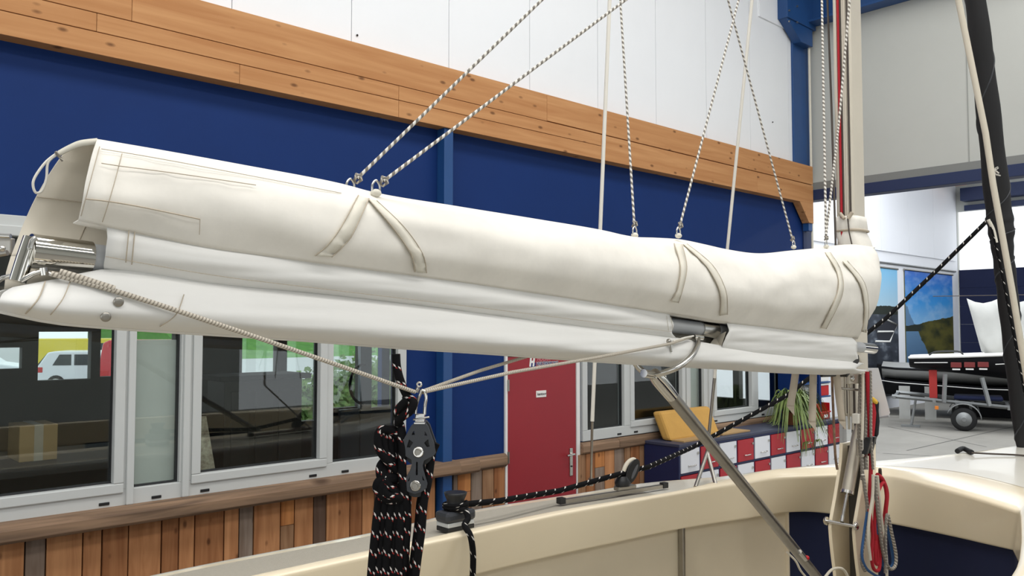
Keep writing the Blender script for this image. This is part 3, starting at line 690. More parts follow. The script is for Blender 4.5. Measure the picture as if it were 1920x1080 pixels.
# shelf rack on the lockers with rope spools and bins
sx0 = onY(1470, 740, 5.25).x; sx1 = LX1+.05
sh = thing('shelf_rack', 'blue open shelf rack standing on the lockers by the corner', 'shelf', ((sx0+sx1)/2, 5.2, ZL))
MB().box(sx0, sx1, W-.07, W-.045, ZL+.001, 2.6).build('back_panel', 'blue_paint', sh)
MB().box(sx0, sx0+.025, 5.06, W-.045, ZL+.001, 2.6).build('side_panel', 'blue_paint', sh); MB().box(sx1-.35, sx1-.3, 5.04, W-.045, ZL+.001, 2.6).build('side_panel', 'blue_paint', sh)
SZ = [onY(1500, 765, 5.2).z, onY(1500, 744, 5.2).z, onY(1500, 717, 5.2).z]
for z in SZ[1:]: MB().box(sx0+.025, sx1, 5.06, W-.07, z-.02, z).build('shelf_board', 'blue_steel', sh, .003)
def spool(px, z, m, lab, r=.075):
    x = onY(px, 740, 5.15).x; t = thing('rope_spool', lab, 'spool', (x, 5.15, z), 'rope spools on the blue shelf')
    MB().cyl((x-.05, 5.18, z+r+.001), (x+.05, 5.18, z+r+.001), r*.85, 18).build('rope_winding', m, t); 
    for s in (-1, 1): MB().cyl((x+s*.052, 5.18, z+r+.001), (x+s*.058, 5.18, z+r+.001), r, 18).build('flange', 'cover_grey', t)
for k, px in enumerate((1496, 1507, 1518)): spool(px, SZ[1], ('rope_cream', 'grey_plastic', 'rope_white')[k], ('cream rope spool on the blue shelf, leftmost of its row', 'grey rope spool on the blue shelf, middle of its row', 'white rope spool on the blue shelf, rightmost of its row')[k], .085)
for k, px in enumerate((1497, 1510)): spool(px, ZL+.001, ('grey_plastic', 'rope_white')[k], ('grey rope spool behind the spider plant', 'white rope spool behind the spider plant')[k], .07)
def bin_(px, z, lab, m='bin_red', y=5.02, wd=.2, hh=.17):
    x = onY(px, 770, y).x; t = thing('storage_bin', lab, 'bin', (x, y, z), 'storage bins by the shelf rack')
    q = MB(); q.box(x-wd/2, x+wd/2, y-.0, y+.24, z+.001, z+.01); q.box(x-wd/2, x-wd/2+.008, y, y+.24, z+.01, z+hh); q.box(x+wd/2-.008, x+wd/2, y, y+.24, z+.01, z+hh); q.box(x-wd/2+.008, x+wd/2-.008, y+.232, y+.24, z+.01, z+hh); q.box(x-wd/2+.008, x+wd/2-.008, y, y+.008, z+.01, z+hh*.45)
    q.build('tub', m, t, .004); MB().box(x-wd/2-.008, x+wd/2+.008, y-.012, y+.0, z+hh*.4, z+hh*.5).build('lip', m, t, .003); MB().box(x-.05, x+.05, y-.012, y-.008, z+hh*.1, z+hh*.3).build('card', 'paper_white', t)
bin_(1547, ZL, 'red storage bin with a white card on the lockers', wd=.26, hh=.2)
bin_(1532, ZL, 'red storage bin on the lockers beside the hanging straps', wd=.16, hh=.2, y=5.1)
for k, (z, m, lab) in enumerate(((SZ[1], 'bin_red', 'red box on the upper shelf by the blue panel'), (SZ[2], 'paper_white', 'white box on the top shelf by the blue panel'))):
    x = sx1-.14; t = thing('shelf_box', lab, 'box', (x, 5.2, z)); MB().box(x-.13, x+.13, 5.08, 5.3, z+.001, z+.13).build('carton', m, t, .006); MB().box(x-.14, x+.14, 5.07, 5.31, z+.131, z+.155).build('lid', 'paper_white' if k == 0 else 'print_rose', t, .004)

# spider plant
pc = onY(1487, 790, 5.0); pl = thing('spider_plant', 'spider plant with long arching leaves hanging over the lockers', 'plant', (pc.x, 5.02, ZL))
pc = Vector((pc.x, 5.02, ZL))
MB().lathe(pc+Vector((0, 0, .001)), (0, 0, 1), [(0, .07), (.02, .075), (.13, .1), (.135, .107), (.15, .107), (.152, .09)], 18).build('pot', 'terracotta', pl)
q = MB()
for k in range(230):
    th = random.uniform(0, 2*PI); ln = random.uniform(.3, .72); up = random.uniform(.08, .28); out = Vector((math.cos(th), math.sin(th)*.75-.25, 0)); 
    if out.length < .3: out = Vector((.3, -.6, 0))
    p0 = pc+Vector((random.uniform(-.05, .05), random.uniform(-.05, .05), .15)); pts = []
    for i in range(8):
        f = i/7; pts.append(p0+out*ln*.75*f+Vector((0, 0, up*math.sin(f*PI*.8)*1.2-ln*1.05*max(0, f-.3)**1.5)))
    sd = Vector((-out.y, out.x, 0)).normalized(); L_, R_ = [], []
    for i, p in enumerate(pts):
        p.y = min(p.y, 5.3)
        if p.y > YL-.03: p.z = max(p.z, ZL+.03)
        wv = .0095*(1-(i/7)**2)+.0015; L_.append(p-sd*wv+Vector((0, 0, .003))); R_.append(p+sd*wv)
    q.grid([L_, R_])
# hanging offshoots
for ox in (.05, .32):
    stem = [pc+Vector((ox*.5, -.05, .2)), pc+Vector((ox*.9, -.15, .1)), pc+Vector((ox, -.16, -.1)), pc+Vector((ox, -.15, -.22))]
    q.tube(cr(stem, 5), .003, 5)
    for k in range(22):
        th = random.uniform(0, 2*PI); p0 = stem[-1]; out = Vector((math.cos(th), -abs(math.sin(th))*.3, 0)); pts = [p0+out*.16*f+Vector((0, -.01, .06*math.sin(f*3)-.14*f*f)) for f in (0, .25, .5, .75, 1)]
        sd = Vector((-out.y, out.x, .3)).normalized(); q.grid([[p-sd*.006*(1-i/4.4) for i, p in enumerate(pts)], [p+sd*.006*(1-i/4.4) for i, p in enumerate(pts)]])
lf = q.build('leaves', 'leaf', pl); lf['kind'] = 'stuff'

# ================================================================== the sailing boat
ZD = 1.33
def zpts(lst, z): return [onZ(x, y, z) for x, y in lst]
V = lambda x, y, z: Vector((x, y, z))
def resample(pts, n):
    pts = cr(pts, 10); d = [0]
    for i in range(1, len(pts)): d.append(d[-1]+(pts[i]-pts[i-1]).length)
    out = []; j = 0
    for k in range(n):
        t = d[-1]*k/(n-1)
        while j < len(d)-2 and d[j+1] < t: j += 1
        f = (t-d[j])/max(1e-9, d[j+1]-d[j]); out.append(pts[j].lerp(pts[j+1], min(1, f)))
    return out
IT_f = [V(-.9, 2.98, ZD), V(0, 3.12, ZD), V(1.2, 3.2, ZD)]+zpts([(878, 1003), (1016, 972), (1086, 958), (1175, 943), (1300, 921), (1400, 904)], ZD)
IT_m = zpts([(1400, 904), (1452, 897), (1510, 894), (1590, 891), (1665, 893), (1771, 917), (1850, 940), (1913, 961)], ZD)
IT_n = [IT_m[-1], V(4.4, 1.25, ZD), V(3.8, 1.13, ZD), V(2.8, 1.06, ZD), V(1.2, 1.05, ZD), V(0, 1.12, ZD), V(-.9, 1.25, ZD)]
IB_f = [V(-.9, 3.0, 1.1), V(0, 3.13, 1.1), V(1.2, 3.21, 1.1), onZ(891, 1078, 1.1), onZ(1190, 1010, 1.1), onZ(1300, 988, 1.1), onZ(1400, 973, 1.09)]
IB_m = [onZ(1400, 973, 1.09), onZ(1481, 961, 1.06), onZ(1552, 963, 1.03), onZ(1668, 982, 1.02), onZ(1780, 1005, 1.03), onZ(1850, 1021, 1.05), onZ(1899, 1032, 1.07)]
IB_n = [IB_m[-1], V(4.4, 1.2, 1.1), V(3.8, 1.08, 1.1), V(2.8, 1.02, 1.1), V(1.2, 1.02, 1.1), V(0, 1.1, 1.1), V(-.9, 1.22, 1.1)]
OT_f = [V(-.9, 3.04, ZD+.004), V(0, 3.18, ZD+.004), V(1.2, 3.265, ZD+.004), V(2.3, 3.275, ZD+.004)]+zpts([(1029, 961), (1175, 937), (1270, 921)], ZD+.004)+[onZ(1380, 893, 1.35)]
OT_m = [onZ(1380, 893, 1.35)]+zpts([(1452, 880), (1570, 872), (1636, 872), (1771, 881), (1850, 896), (1925, 915)], 1.375)
OT_n = [OT_m[-1], V(4.9, 1.28, 1.35), V(4.2, 1.1, ZD+.004), V(2.8, 1.0, ZD+.004), V(1.2, .99, ZD+.004), V(0, 1.06, ZD+.004), V(-.9, 1.2, ZD+.004)]
bow = V(8.0, 2.2, 1.36)
OG_f = [V(-.9, 3.3, 1.3), V(.2, 3.5, 1.3)]+zpts([(290, 1080), (700, 1000), (835, 968), (950, 947), (1100, 924), (1215, 906)], 1.3)+[V(5.05, 3.3, 1.31)]
OG_m = [V(5.05, 3.3, 1.31), V(5.7, 3.08, 1.33), V(6.4, 2.74, 1.345), V(7.2, 2.42, 1.355), bow, V(7.2, 1.98, 1.355), V(6.4, 1.68, 1.34), V(5.75, 1.38, 1.33), V(5.2, 1.15, 1.31)]
OG_n = [OG_m[-1], V(4.4, .97, 1.3), V(3.6, .87, 1.3), V(2.6, .83, 1.3), V(1.2, .86, 1.3), V(0, .98, 1.3), V(-.9, 1.05, 1.3)]
NS = (60, 60, 40)
def chain(a, b, c): r = [resample(s, n) for s, n in zip((a, b, c), NS)]; return r[0]+r[1][1:]+r[2][1:]
IT, IB, OT, OG = chain(IT_f, IT_m, IT_n), chain(IB_f, IB_m, IB_n), chain(OT_f, OT_m, OT_n), chain(OG_f, OG_m, OG_n)
# keep the visible inner edge exact where both segments meet
boat = thing('sailboat', 'cream open sailing boat with navy cockpit lining under the boom', 'boat', (3, 2.2, 0))
mid = [a.lerp(b, .5)+V(0, 0, .012) for a, b in zip(IT, OT)]
itr = [a.lerp(b, .04)+V(0, 0, -.018) for a, b in zip(IT, IB)]; itc = [a.lerp(b, .10)+V(0, 0, .004) for a, b in zip(IT, OT)]
ot2 = [Vector((b.x, b.y, ZD-.006)) + (b-a).normalized()*.02 for a, b in zip(IT, OT)]
ibl = [a.lerp(b, .5)for a, b in zip(IB, IT)]
under = [b+(b-a).normalized()*0+Vector(((c-d).x, (c-d).y, 0)).normalized()*.09 for a, b, c, d in zip(IT, IB, OT, IT)]
LP = lambda t: [a.lerp(b, t) for a, b in zip(IB, IT)]
MB().grid([under, [p+V(0, 0, .002) for p in IB], LP(.05), LP(.5), LP(.93), LP(.985), [a.lerp(b, .05)+V(0, 0, .004) for a, b in zip(IT, OT)], [a.lerp(b, .2)+V(0, 0, .006) for a, b in zip(IT, OT)], mid, [a.lerp(b, .93)+V(0, 0, .004) for a, b in zip(IT, OT)], OT, ot2]).build('coaming', 'gelcoat', boat)
i1 = NS[0]-8; i2 = NS[0]+NS[1]-1
def strip(name, m, a, b, u0, u1, rows=4, up=0): MB().grid([[p.lerp(q, u0+(u1-u0)*k/(rows-1))+V(0, 0, up) for p, q in zip(a, b)] for k in range(rows)]).build(name, m, boat)
strip('side_deck', 'nonskid', ot2[:i1], OG[:i1], 0, .88); strip('deck_edge', 'gelcoat', ot2[:i1], OG[:i1], .88, 1)
strip('foredeck', 'gelcoat_pale', ot2[i1-1:i2+1], OG[i1-1:i2+1], 0, 1, 6); strip('side_deck', 'nonskid', ot2[i2:], OG[i2:], 0, 1)
# hull and keel
def hrow(k, z, bx): return [V(2.2+(p.x-2.2)*bx if p.x > 2.2 else p.x+.05*(1-k), 2.2+(p.y-2.2)*k, z if z is not None else p.z) for p in OG]
rr = [OG, hrow(1.012, None, 1.002), [p+V(0, 0, -.07) for p in hrow(1.014, None, 1.002)], [p+V(0, 0, -.08) for p in hrow(.995, None, .998)], hrow(1, .95, 1), hrow(.99, .6, .995), hrow(.6, .46, .9), hrow(.0, .40, .85)]
MB().grid(rr).build('hull', 'hull_white', boat)
MB().add([r[0] for r in rr]+[r[-1] for r in rr[::-1]], [tuple(range(2*len(rr)))]).build('transom', 'hull_white', boat)
MB().box(1.5, 4.5, 2.15, 2.25, 0, .45).build('keel', 'hull_white', boat, .02)
# cockpit lining: cream locker sides aft, navy cloth forward, sole
offs = [b+Vector(((c-d).x, (c-d).y, 0)).normalized()*.05 for b, c, d in zip(IB, OT, IT)]
zl = lambda l, z: [V(p.x, p.y, z) for p in l]
kf = min(range(len(IB)), key=lambda i: abs(proj(IB[i])[0]-1481) if i < 110 else 9e9)
MB().grid([[p+V(0, 0, .02) for p in offs[:kf+1]], zl(offs[:kf+1], .55)]).build('locker_side', 'liner', boat)
deep = [b+Vector(((c-d).x, (c-d).y, 0)).normalized()*.06 for b, c, d in zip(IB, OT, IT)]
ke = NS[0]+NS[1]+16
MB().grid([[p+V(0, 0, .03) for p in deep[kf-2:ke]], zl(deep[kf-2:ke], .55)]).build('cuddy_lining', 'navy_cloth', boat)
MB().grid([[p+V(0, 0, .02) for p in offs[ke-1:]], zl(offs[ke-1:], .55)]).build('locker_side', 'liner', boat)
kk = offs[kf]; MB().box(kk.x-.012, kk.x+.006, kk.y-.02, kk.y+.05, .55, IB[kf].z+.01).build('lining_edge', 'liner', boat, .003)
sl = zl(deep, .55); MB().add(sl, [tuple(range(len(sl)))]).build('cockpit_sole', 'nonskid', boat)
po = min(offs[:kf], key=lambda p: abs(proj(V(p.x, p.y, .98))[0]-1276))
MB().box(po.x-.012, po.x+.012, po.y-.045, po.y-.004, .55, 1.11).build('stanchion', 'steel_dull', boat, .006); MB().box(po.x+.014, po.x+.03, po.y-.02, po.y-.002, .55, 1.11).build('stanchion_gap', 'black_plastic', boat)
MB().box(-.88, -.84, 1.2, 3.0, .55, 1.3).build('stern_bulkhead', 'liner', boat)
# sheet track on the side deck
ta, tb2 = onZ(1052, 938, ZD+.02), onZ(1245, 909, ZD+.02); td = (tb2-ta).normalized(); tn = V(-td.y, td.x, 0)
trk = thing('sheet_track', 'steel sheet track screwed along the side deck', 'track', (ta+tb2)/2-V(0, 0, .02))
MB().obox((ta+tb2)/2-V(0, 0, .008), (tb2-ta)/2, tn*.014, V(0, 0, .012)).build('rail', 'steel_dull', trk, .002)
for p in (ta, tb2): MB().obox(p-V(0, 0, .002), td*.022, tn*.02, V(0, 0, .018)).build('end_stop', 'black_plastic', trk, .004)

# V-bridle and shrouds
def rope(name, label, cat, pts, r, m, n=8, par=None, group=None):
    o = MB().tube(pts, r, n).build(name, m, par)
    if par is None: tag(o, label, cat, group)
    return o
f1, f2 = onZ(1304, 914, ZD+.005), onZ(1342, 909, ZD+.005); tv = f1.lerp(f2, .5).lerp(f1.lerp(f2, .5), 1)
apex = onP(1326, 848, f1, V(.4, -1, 0).normalized())
shr = thing('shroud', 'white shroud wire ending in a forked steel bridle on the foreside deck', 'rigging', f1)
for f in (f1, f2):
    d = (f-apex); s_ = V(1, 0, 0); MB().tube([apex, f], .0135, 8).build('bridle_leg', 'steel_dull', shr)
top = atT(1412, -20, 5.35); a2 = apex.lerp(top, .165)
MB().tube([apex, a2], .011, 8).build('turnbuckle', 'steel_dull', shr); MB().tube([a2, top, top+(top-a2)*.9], .0105, 8).build('wire', 'rope_white', shr)
bfoot = onZ(1108, 905, ZD+.02); b1 = atT(1110.5, 790, 4.95); b2 = atT(1144, -20, 4.95)
shr2 = thing('shroud', 'white shroud wire rising in front of the window right of the red door', 'rigging', bfoot)
MB().cyl(bfoot-V(0, 0, .02), bfoot+V(0, 0, .03), .016, 10).build('chainplate', 'steel_dull', shr2); MB().tube([bfoot, b1.lerp(bfoot, .35), b1], .008, 8).build('turnbuckle', 'steel_dull', shr2); MB().tube([b1, b2, b2+(b2-b1)*.9], .0115, 8).build('wire', 'rope_white', shr2)

# winch with its sheet, sheet lead block
wp = onZ(854, 992, ZD+.0); wn = thing('winch', 'black sheet winch on a grey base on the side deck', 'winch', wp)
dA = (OT[40]-OT[30]); dA.z = 0; dA.normalize(); dN = V(-dA.y, dA.x, 0)
MB().obox(wp+V(0, 0, .012), dA*.085, dN*.05, V(0, 0, .012)).build('base_pad', 'black_plastic', wn, .004); MB().obox(wp+V(0, 0, .035), dA*.085, dN*.05, V(0, 0, .011)).build('base_wedge', 'frame_grey', wn, .004)
MB().obox(wp+V(0, 0, .072), dA*.095, dN*.055, V(0, 0, .028)).build('cam_body', 'dark_plastic', wn, .018)
MB().lathe(wp+dA*.0+V(0, 0, .098), (0, 0, 1), [(0, .05), (.012, .062), (.03, .05), (.05, .045), (.075, .056), (.088, .06), (.09, .05)], 22).build('drum', 'black_plastic', wn)
bk = onZ(1172, 915, ZD+.03); blk = thing('lead_block', 'black sheet lead block on a car on the steel track', 'block', bk)
MB().obox(bk+V(0, 0, .004), td*.075, tn*.024, V(0, 0, .012)).build('car', 'steel_dull', blk, .004); MB().lathe(bk+V(0, 0, .016)-td*.02, (0, 0, 1), [(0, .045), (.02, .05), (.04, .04), (.06, .028)], 16).build('swivel', 'black_plastic', blk)
bc = onP(1182, 883, bk, tn); ax = (td*.55+V(0, 0, .84)).normalized(); ay = ax.cross(tn)
def oval(l, w2, n=20): return [(l*math.cos(2*PI*k/n), w2*math.sin(2*PI*k/n)) for k in range(n)]
for s in (-1, 1): MB().prism([bc+tn*s*.018+ax*u+ay*v for u, v in oval(.085, .045)], tn*s*.007).build('cheek', 'black_plastic', blk, .003)
MB().prism([bc-tn*.018+ax*(u+.005)-ay*(.012)+ay*v for u, v in oval(.05, .012)], -tn*.009).build('cheek_slot', 'grey_sheave', blk)
MB().cyl(bc-tn*.016+ax*.03, bc+tn*.016+ax*.03, .038, 20).build('sheave', 'grey_sheave', blk); MB().tube([bc+ax*(.075*math.cos(t))+ay*(.052*math.sin(t)) for t in [k*.2-.6+PI*.5-.9 for k in range(11)]], .014, 8).build('strap', 'rope_cream', blk); MB().tube([bk+V(0, 0, .05), bc-ax*.06], .022, 10).build('neck', 'dark_plastic', blk)
sheet = [wp+dN*.05+V(0, 0, .112), wp+dA*.06+dN*.02+V(0, 0, .112), wp+dA*.3+V(0, 0, .1), onP(1050, 920, bk, tn), onP(1150, 892, bk, tn), bc+ax*.0, onP(1215, 876, bk, tn), atT(1300, 838, 6.1), atT(1475, 742, 6.45), atT(1660, 598, 6.7), atT(1760, 504, 6.8), atT(1853, 412, 6.85)]
rope('jib_sheet', 'black flecked jib sheet running from the winch through the block to the furled jib', 'rope', [p for a, b in zip(sheet[:-1], sheet[1:]) for p in (a, a.lerp(b, .5))]+[sheet[-1]], .0165, 'rope_sheet', 10)
tl = [wp+V(0, 0, .11)-dA*.05-dN*.02, wp-dN*.07+V(0, 0, .105), wp+dA*.0-dN*.1+V(0, 0, .07), onP(871, 985, wp-dN*.12, dN), onP(882, 1005, wp-dN*.19, dN), onP(887, 1040, wp-dN*.19, dN), onP(886, 1090, wp-dN*.18, dN), onP(884, 1180, wp-dN*.18, dN)]
rope('sheet_tail', 'black flecked sheet tail hanging from the winch into the cockpit', 'rope', cr(tl, 6), .0155, 'rope_sheet', 10)
wr_ = [wp+V(.058*math.cos(t), .058*math.sin(t), .108+.004*t/2) for t in [k*.35 for k in range(36)]]
rope('sheet_turns', 'turns of black flecked sheet round the winch drum', 'rope', wr_, .011, 'rope_sheet', 8)

# ================================================================== boom, mast, tabernacle
A = atT(110, 477, 1.744); Bq = atT(1628, 653, 5.12)
dh = Bq-A; dh.z = 0; LH = dh.length; dh.normalize(); bn = V(dh.y, -dh.x, 0); bd = (Bq-A).normalized(); bu = bn.cross(bd)
if bu.z < 0: bu = -bu
def onB(x, y, a=0): return onP(x, y, A+bn*a, bn)
def sOf(p): return (p-A).dot(dh)
boom = thing('boom', 'steel boom tube running through the cream sail cover', 'boom', A)
def bpt(px): # point on the boom axis at picture column
    lo, hi = -.5, 6.0
    for _ in range(50):
        m_ = (lo+hi)/2
        if proj(A+bd*m_)[0] < px: lo = m_
        else: hi = m_
    return A+bd*lo
RB = .032
MB().tube([bpt(165), Bq], RB*.98, 24).build('tube', 'grey_plastic', boom)
MB().tube([bpt(56), bpt(168)], RB*1.14, 40).build('end_sleeve', 'chrome', boom)
MB().tube([bpt(168), bpt(192)], RB*1.0, 24).build('end_liner', 'grey_plastic', boom)
MB().tube([bpt(1309), bpt(1338)], RB*1.16, 28).build('collar', 'steel', boom); MB().tube([bpt(1614), bpt(1637)], RB*1.0, 24).build('gooseneck_end', 'chrome', boom)
e = bpt(50); MB().tube([onB(60, 446, .005), onB(46, 486, .005), onB(33, 528, .005)], [.0165, .0165, .0165], 20).build('end_plate', 'chrome', boom); MB().tube([onB(67, 446, .03), onB(60, 452, .03), onB(56, 466, .03)], .006, 8).build('end_rivet', 'steel', boom)
MB().tube([onB(40, 527, .02), onB(62, 513, .03), onB(78, 508, .03), onB(98, 515, .03), onB(112, 517, .04)], .0055, 8).build('bail', 'chrome', boom); MB().tube([onB(81, 502, .03), onB(83, 516, .03)], .009, 12).build('bail_eye', 'chrome', boom); MB().tube([onB(30, 515, -.0), onB(5, 521, -.02), onB(-8, 530, -.02)], .005, 8).build('bail', 'chrome', boom)
# hoop under the boom and the strut
hp = [onB(1308, 634, .05), onB(1307, 648, .085), onB(1296, 668, .11), onB(1275, 686, .105), onB(1250, 697, .06), onB(1225, 703, 0), onB(1207, 697, -.02), onB(1194, 685, -.04), onB(1186, 668, -.05)]
MB().tube(cr(hp, 6), .0125, 12).build('hoop', 'steel', boom); MB().tube([onB(1300, 631, .05), onB(1316, 633, .05)], .012, 12).build('hoop_clamp', 'chrome', boom)
vt, vb = onB(1230, 706, 0), onY(1540, 1092, 2.38)
vg = thing('boom_strut', 'long steel boom strut slanting down to the mast foot', 'strut', vb)
vd = (vb-vt).normalized()
MB().tube([vt+vd*.05, vb], .0275, 20).build('tube', 'steel_dull', vg); MB().tube([vt-vd*.02, vt+vd*.03, vt+vd*.16], [.026, .031, .028], 16).build('fork', 'chrome', vg); MB().tube([onB(1207, 700, .0), onB(1243, 706, .0)], .017, 16).build('cross_sleeve', 'chrome', vg)
c_ = onY(1505, 1042, 2.3); MB().tube([c_-vd*.06, c_+vd*.05], .014, 10).build('release_cleat', 'steel', vg); MB().ball(onY(1513, 1046, 2.3), .014, 2).build('release_knob', 'bin_red', vg)
rope('strut_line', 'thin cream line along the lower end of the boom strut', 'rope', cr([onY(1475, 1035, 2.32), onY(1492, 1052, 2.3), onY(1505, 1075, 2.3), onY(1540, 1110, 2.3)], 5), .006, 'rope_cream')
rope('foot_line', 'cream line looped at the mast foot below the strut', 'rope', cr([onY(1545, 1085, 2.3), onY(1560, 1068, 2.3), onY(1578, 1066, 2.28), onY(1588, 1078, 2.28), onY(1592, 1095, 2.28)], 5), .008, 'rope_cream')

mst = thing('mast', 'cream rectangular mast with a luff groove rising through the cover', 'mast', (5.2, 2.39, .55))
mx0, mx1, my0, my1 = 5.12, 5.30, 2.338, 2.455
MB().box(mx0, mx1, my0, my1, 1.8, 7.4).build('section', 'mast_cream', mst, .018)
for yy, rr_, m in ((my0+.018, .007, 'groove_dark'), (my0+.036, .006, 'mast_cream'), (my0+.062, .006, 'groove_dark'), (my1-.025, .008, 'mast_cream')):
    MB().tube([(mx0-.002, yy, 1.82), (mx0-.002, yy, 7.4)], rr_, 8).build('luff_groove', m, mst)
tape = atT(1572, -10, 5.25); MB().tube([(mx0-.012, my1-.045, 2.9), (mx0-.012, my1-.045, 7.4)], .008, 8).build('track_tape', 'rope_red', mst)
# lower mast extrusion below the cover
for yy in (my0+.03, my0+.055, my0+.085): MB().tube([(mx0-.001, yy, 1.72), (mx0-.001, yy, 2.1)], .008, 8).build('flute', 'alu_beige', mst)
tbn = thing('tabernacle', 'cream mast tabernacle with two curved cheek plates', 'tabernacle', (5.15, 2.39, .55))
prof = [(5.17, 1.62), (5.15, 1.5), (5.08, 1.32), (5.005, 1.15), (5.0, 1.08), (5.02, .95), (5.05, .8), (5.08, .55)]
aft = [(p.x, p.z) for p in cr([V(x, 0, z) for x, z in prof], 5)]
for y0 in (my0-.028, my1+.006):
    MB().prism([(x, y0, z) for x, z in aft]+[(5.31, y0, .55), (5.31, y0, 1.62)], V(0, .022, 0)).build('cheek_plate', 'gelcoat', tbn, .004)
MB().box(5.24, 5.3, my0-.006, my1+.006, .55, 1.6).build('heel_web', 'counter_standin', tbn)
pa, pb = onY(1551, 977, my1+.03), onY(1607, 990, my0-.04); pb = V(pa.x+.0, my0-.045, pa.z-.002)
MB().tube([V(pa.x, my1+.05, pa.z), pb], .011, 12).build('cross_bolt', 'steel', tbn)
for yy, s in ((my0-.03, -1), (my1+.03, 1)): MB().lathe((pa.x, yy, pa.z), (0, s, 0), [(0, .026), (.01, .026), (.018, .018), (.022, .006)], 16).build('bolt_cap', 'chrome', tbn)
gs = thing('gas_strut', 'steel gas cylinder and rod between the tabernacle cheeks', 'cylinder', onY(1580, 970, 2.39))
g0, g1, g2 = onY(1614, 790, 2.38), onY(1587, 916, 2.38), V(pa.x, 2.39, pa.z+.012)
g1 = g0.lerp(g2, .73)
MB().tube([g0, g1], .038, 22).build('cylinder', 'alu_beige', gs); MB().tube([g1.lerp(g0, .04), g1], .041, 22).build('end_ring', 'steel', gs); MB().tube([g1, g2], .011, 12).build('rod', 'chrome', gs); MB().tube([g2.lerp(g1, .22), g2], .014, 12).build('rod_eye', 'steel', gs)
MB().tube([onY(1606, 776, 2.4), onY(1606, 812, 2.4)], .03, 14).build('mount', 'black_plastic', gs)
# gooseneck fitting and halyard gear at the mast
gk = thing('gooseneck_fitting', 'steel gooseneck bracket with a bolt under the cover', 'fitting', onY(1600, 710, 2.3))
c_ = onY(1597, 709, 2.30); MB().box(c_.x-.06, c_.x+.09, 2.285, 2.31, c_.z-.035, c_.z+.03).build('bracket', 'alu_beige', gk, .006); MB().lathe((c_.x-.03, 2.285, c_.z), (0, -1, 0), [(0, .02), (.008, .02), (.01, .012), (.014, .006)], 14).build('bolt', 'steel', gk)
MB().tube([onY(1577, 728, 2.36), onY(1608, 731, 2.3)], .008, 8).build('pin', 'steel', gk)
c_ = onY(1592, 686, 2.2); MB().obox(c_, (V(.06, -.01, .045)), V(.015, .005, -.02), V(0, .025, 0)).build('buckle', 'black_plastic', gk, .005); MB().tube([onY(1540, 704, 2.26), onY(1565, 703, 2.24), onY(1592, 692, 2.22)], .01, 8).build('hinge_bar', 'black_plastic', gk)
YR = my0-.06
def hal(name, lab, px, r, m, Y=YR, n=8): return rope(name, lab, 'rope', cr([onY(x, y, Y) for x, y in px], 6), r, m, n)
hal('halyard', 'grey braided halyard down the mast side, leftmost of the bunch', [(1614, 702), (1612, 760), (1611, 820), (1616, 866), (1617, 900)], .012, 'rope_halyard')
hal('halyard', 'grey flecked halyard down the mast side, left of the red one', [(1622, 700), (1624, 760), (1622, 820), (1624, 880)], .013, 'rope_halyard', YR-.01)
hal('halyard', 'pale halyard between the grey ones at the mast', [(1618, 700), (1618, 740), (1617, 800), (1616, 825)], .009, 'rope_cream', YR-.025)
hal('halyard', 'red halyard running straight down beside the mast', [(1626, 697), (1630, 780), (1633, 860), (1631, 925), (1630, 960)], .013, 'rope_red', YR-.03)
hal('halyard', 'white flecked halyard just right of the red one', [(1632, 695), (1633, 760), (1633, 820), (1637, 880)], .009, 'rope_halyard', YR-.045)
clh = thing('rope_clutch', 'steel rope clutch holding the halyards on the tabernacle', 'clutch', onY(1620, 840, YR))
c_ = onY(1620, 840, YR+.0); MB().box(c_.x-.05, c_.x+.06, YR-.02, YR+.03, c_.z-.05, c_.z+.06).build('body', 'steel', clh, .006); 
for k in (-1, 1): MB().obox(c_+V(k*.028, -.03, .02), V(.016, 0, 0), V(0, .02, 0), V(.01, -.01, .05)).build('lever', 'black_plastic', clh, .004)
c_ = onY(1609, 785, YR); MB().box(c_.x-.02, c_.x+.06, YR-.01, YR+.03, c_.z-.03, c_.z+.03).build('guide', 'rope_white', clh, .004)
cl = thing('horn_cleat', 'dark horn cleat on the tabernacle holding the coiled halyards', 'cleat', onY(1650, 895, YR-.02))
MB().tube(cr([onY(1650, 879, YR-.06), onY(1650, 892, YR-.05), onY(1648, 905, YR-.03), onY(1646, 925, YR-.03), onY(1645, 940, YR-.05)], 5), [.009+.004*math.sin(k/20*PI) for k in range(21)], 10).build('horn', 'groove_dark', cl)
MB().tube([onY(1648, 910, YR-.03), onY(1630, 912, my0-.02)], .012, 8).build('stem', 'groove_dark', cl)
def coil(lab, m, r, px, Y): return rope('halyard_coil', lab, 'rope', cr([onY(x, y, Y) for x, y in px], 6), r, m, 8, None, 'halyard coils on the cleat')
coil('red halyard coil hanging from the cleat', 'rope_red', .0105, [(1630, 955), (1636, 1000), (1634, 1040), (1638, 1066), (1648, 1068), (1650, 1040), (1644, 1005), (1641, 1030), (1642, 1055), (1646, 1050), (1640, 985), (1645, 930), (1656, 905), (1662, 930), (1660, 975), (1652, 1000)], YR-.07)
coil('red halyard loop around the upper horn', 'rope_red', .0135, [(1645, 890), (1655, 900), (1663, 925), (1660, 960), (1656, 985)], YR-.06)
coil('white flecked halyard coil hanging lowest on the cleat', 'rope_halyard', .0105, [(1640, 892), (1644, 940), (1650, 1000), (1658, 1045), (1668, 1066), (1678, 1062), (1680, 1040), (1672, 1000), (1664, 965), (1660, 1000), (1661, 1050), (1660, 1075)], YR-.09)
coil('grey flecked halyard coil nearest the mast', 'rope_halyard', .011, [(1618, 890), (1622, 920), (1626, 950), (1624, 990), (1617, 1030), (1616, 1055), (1622, 1070)], YR-.05)
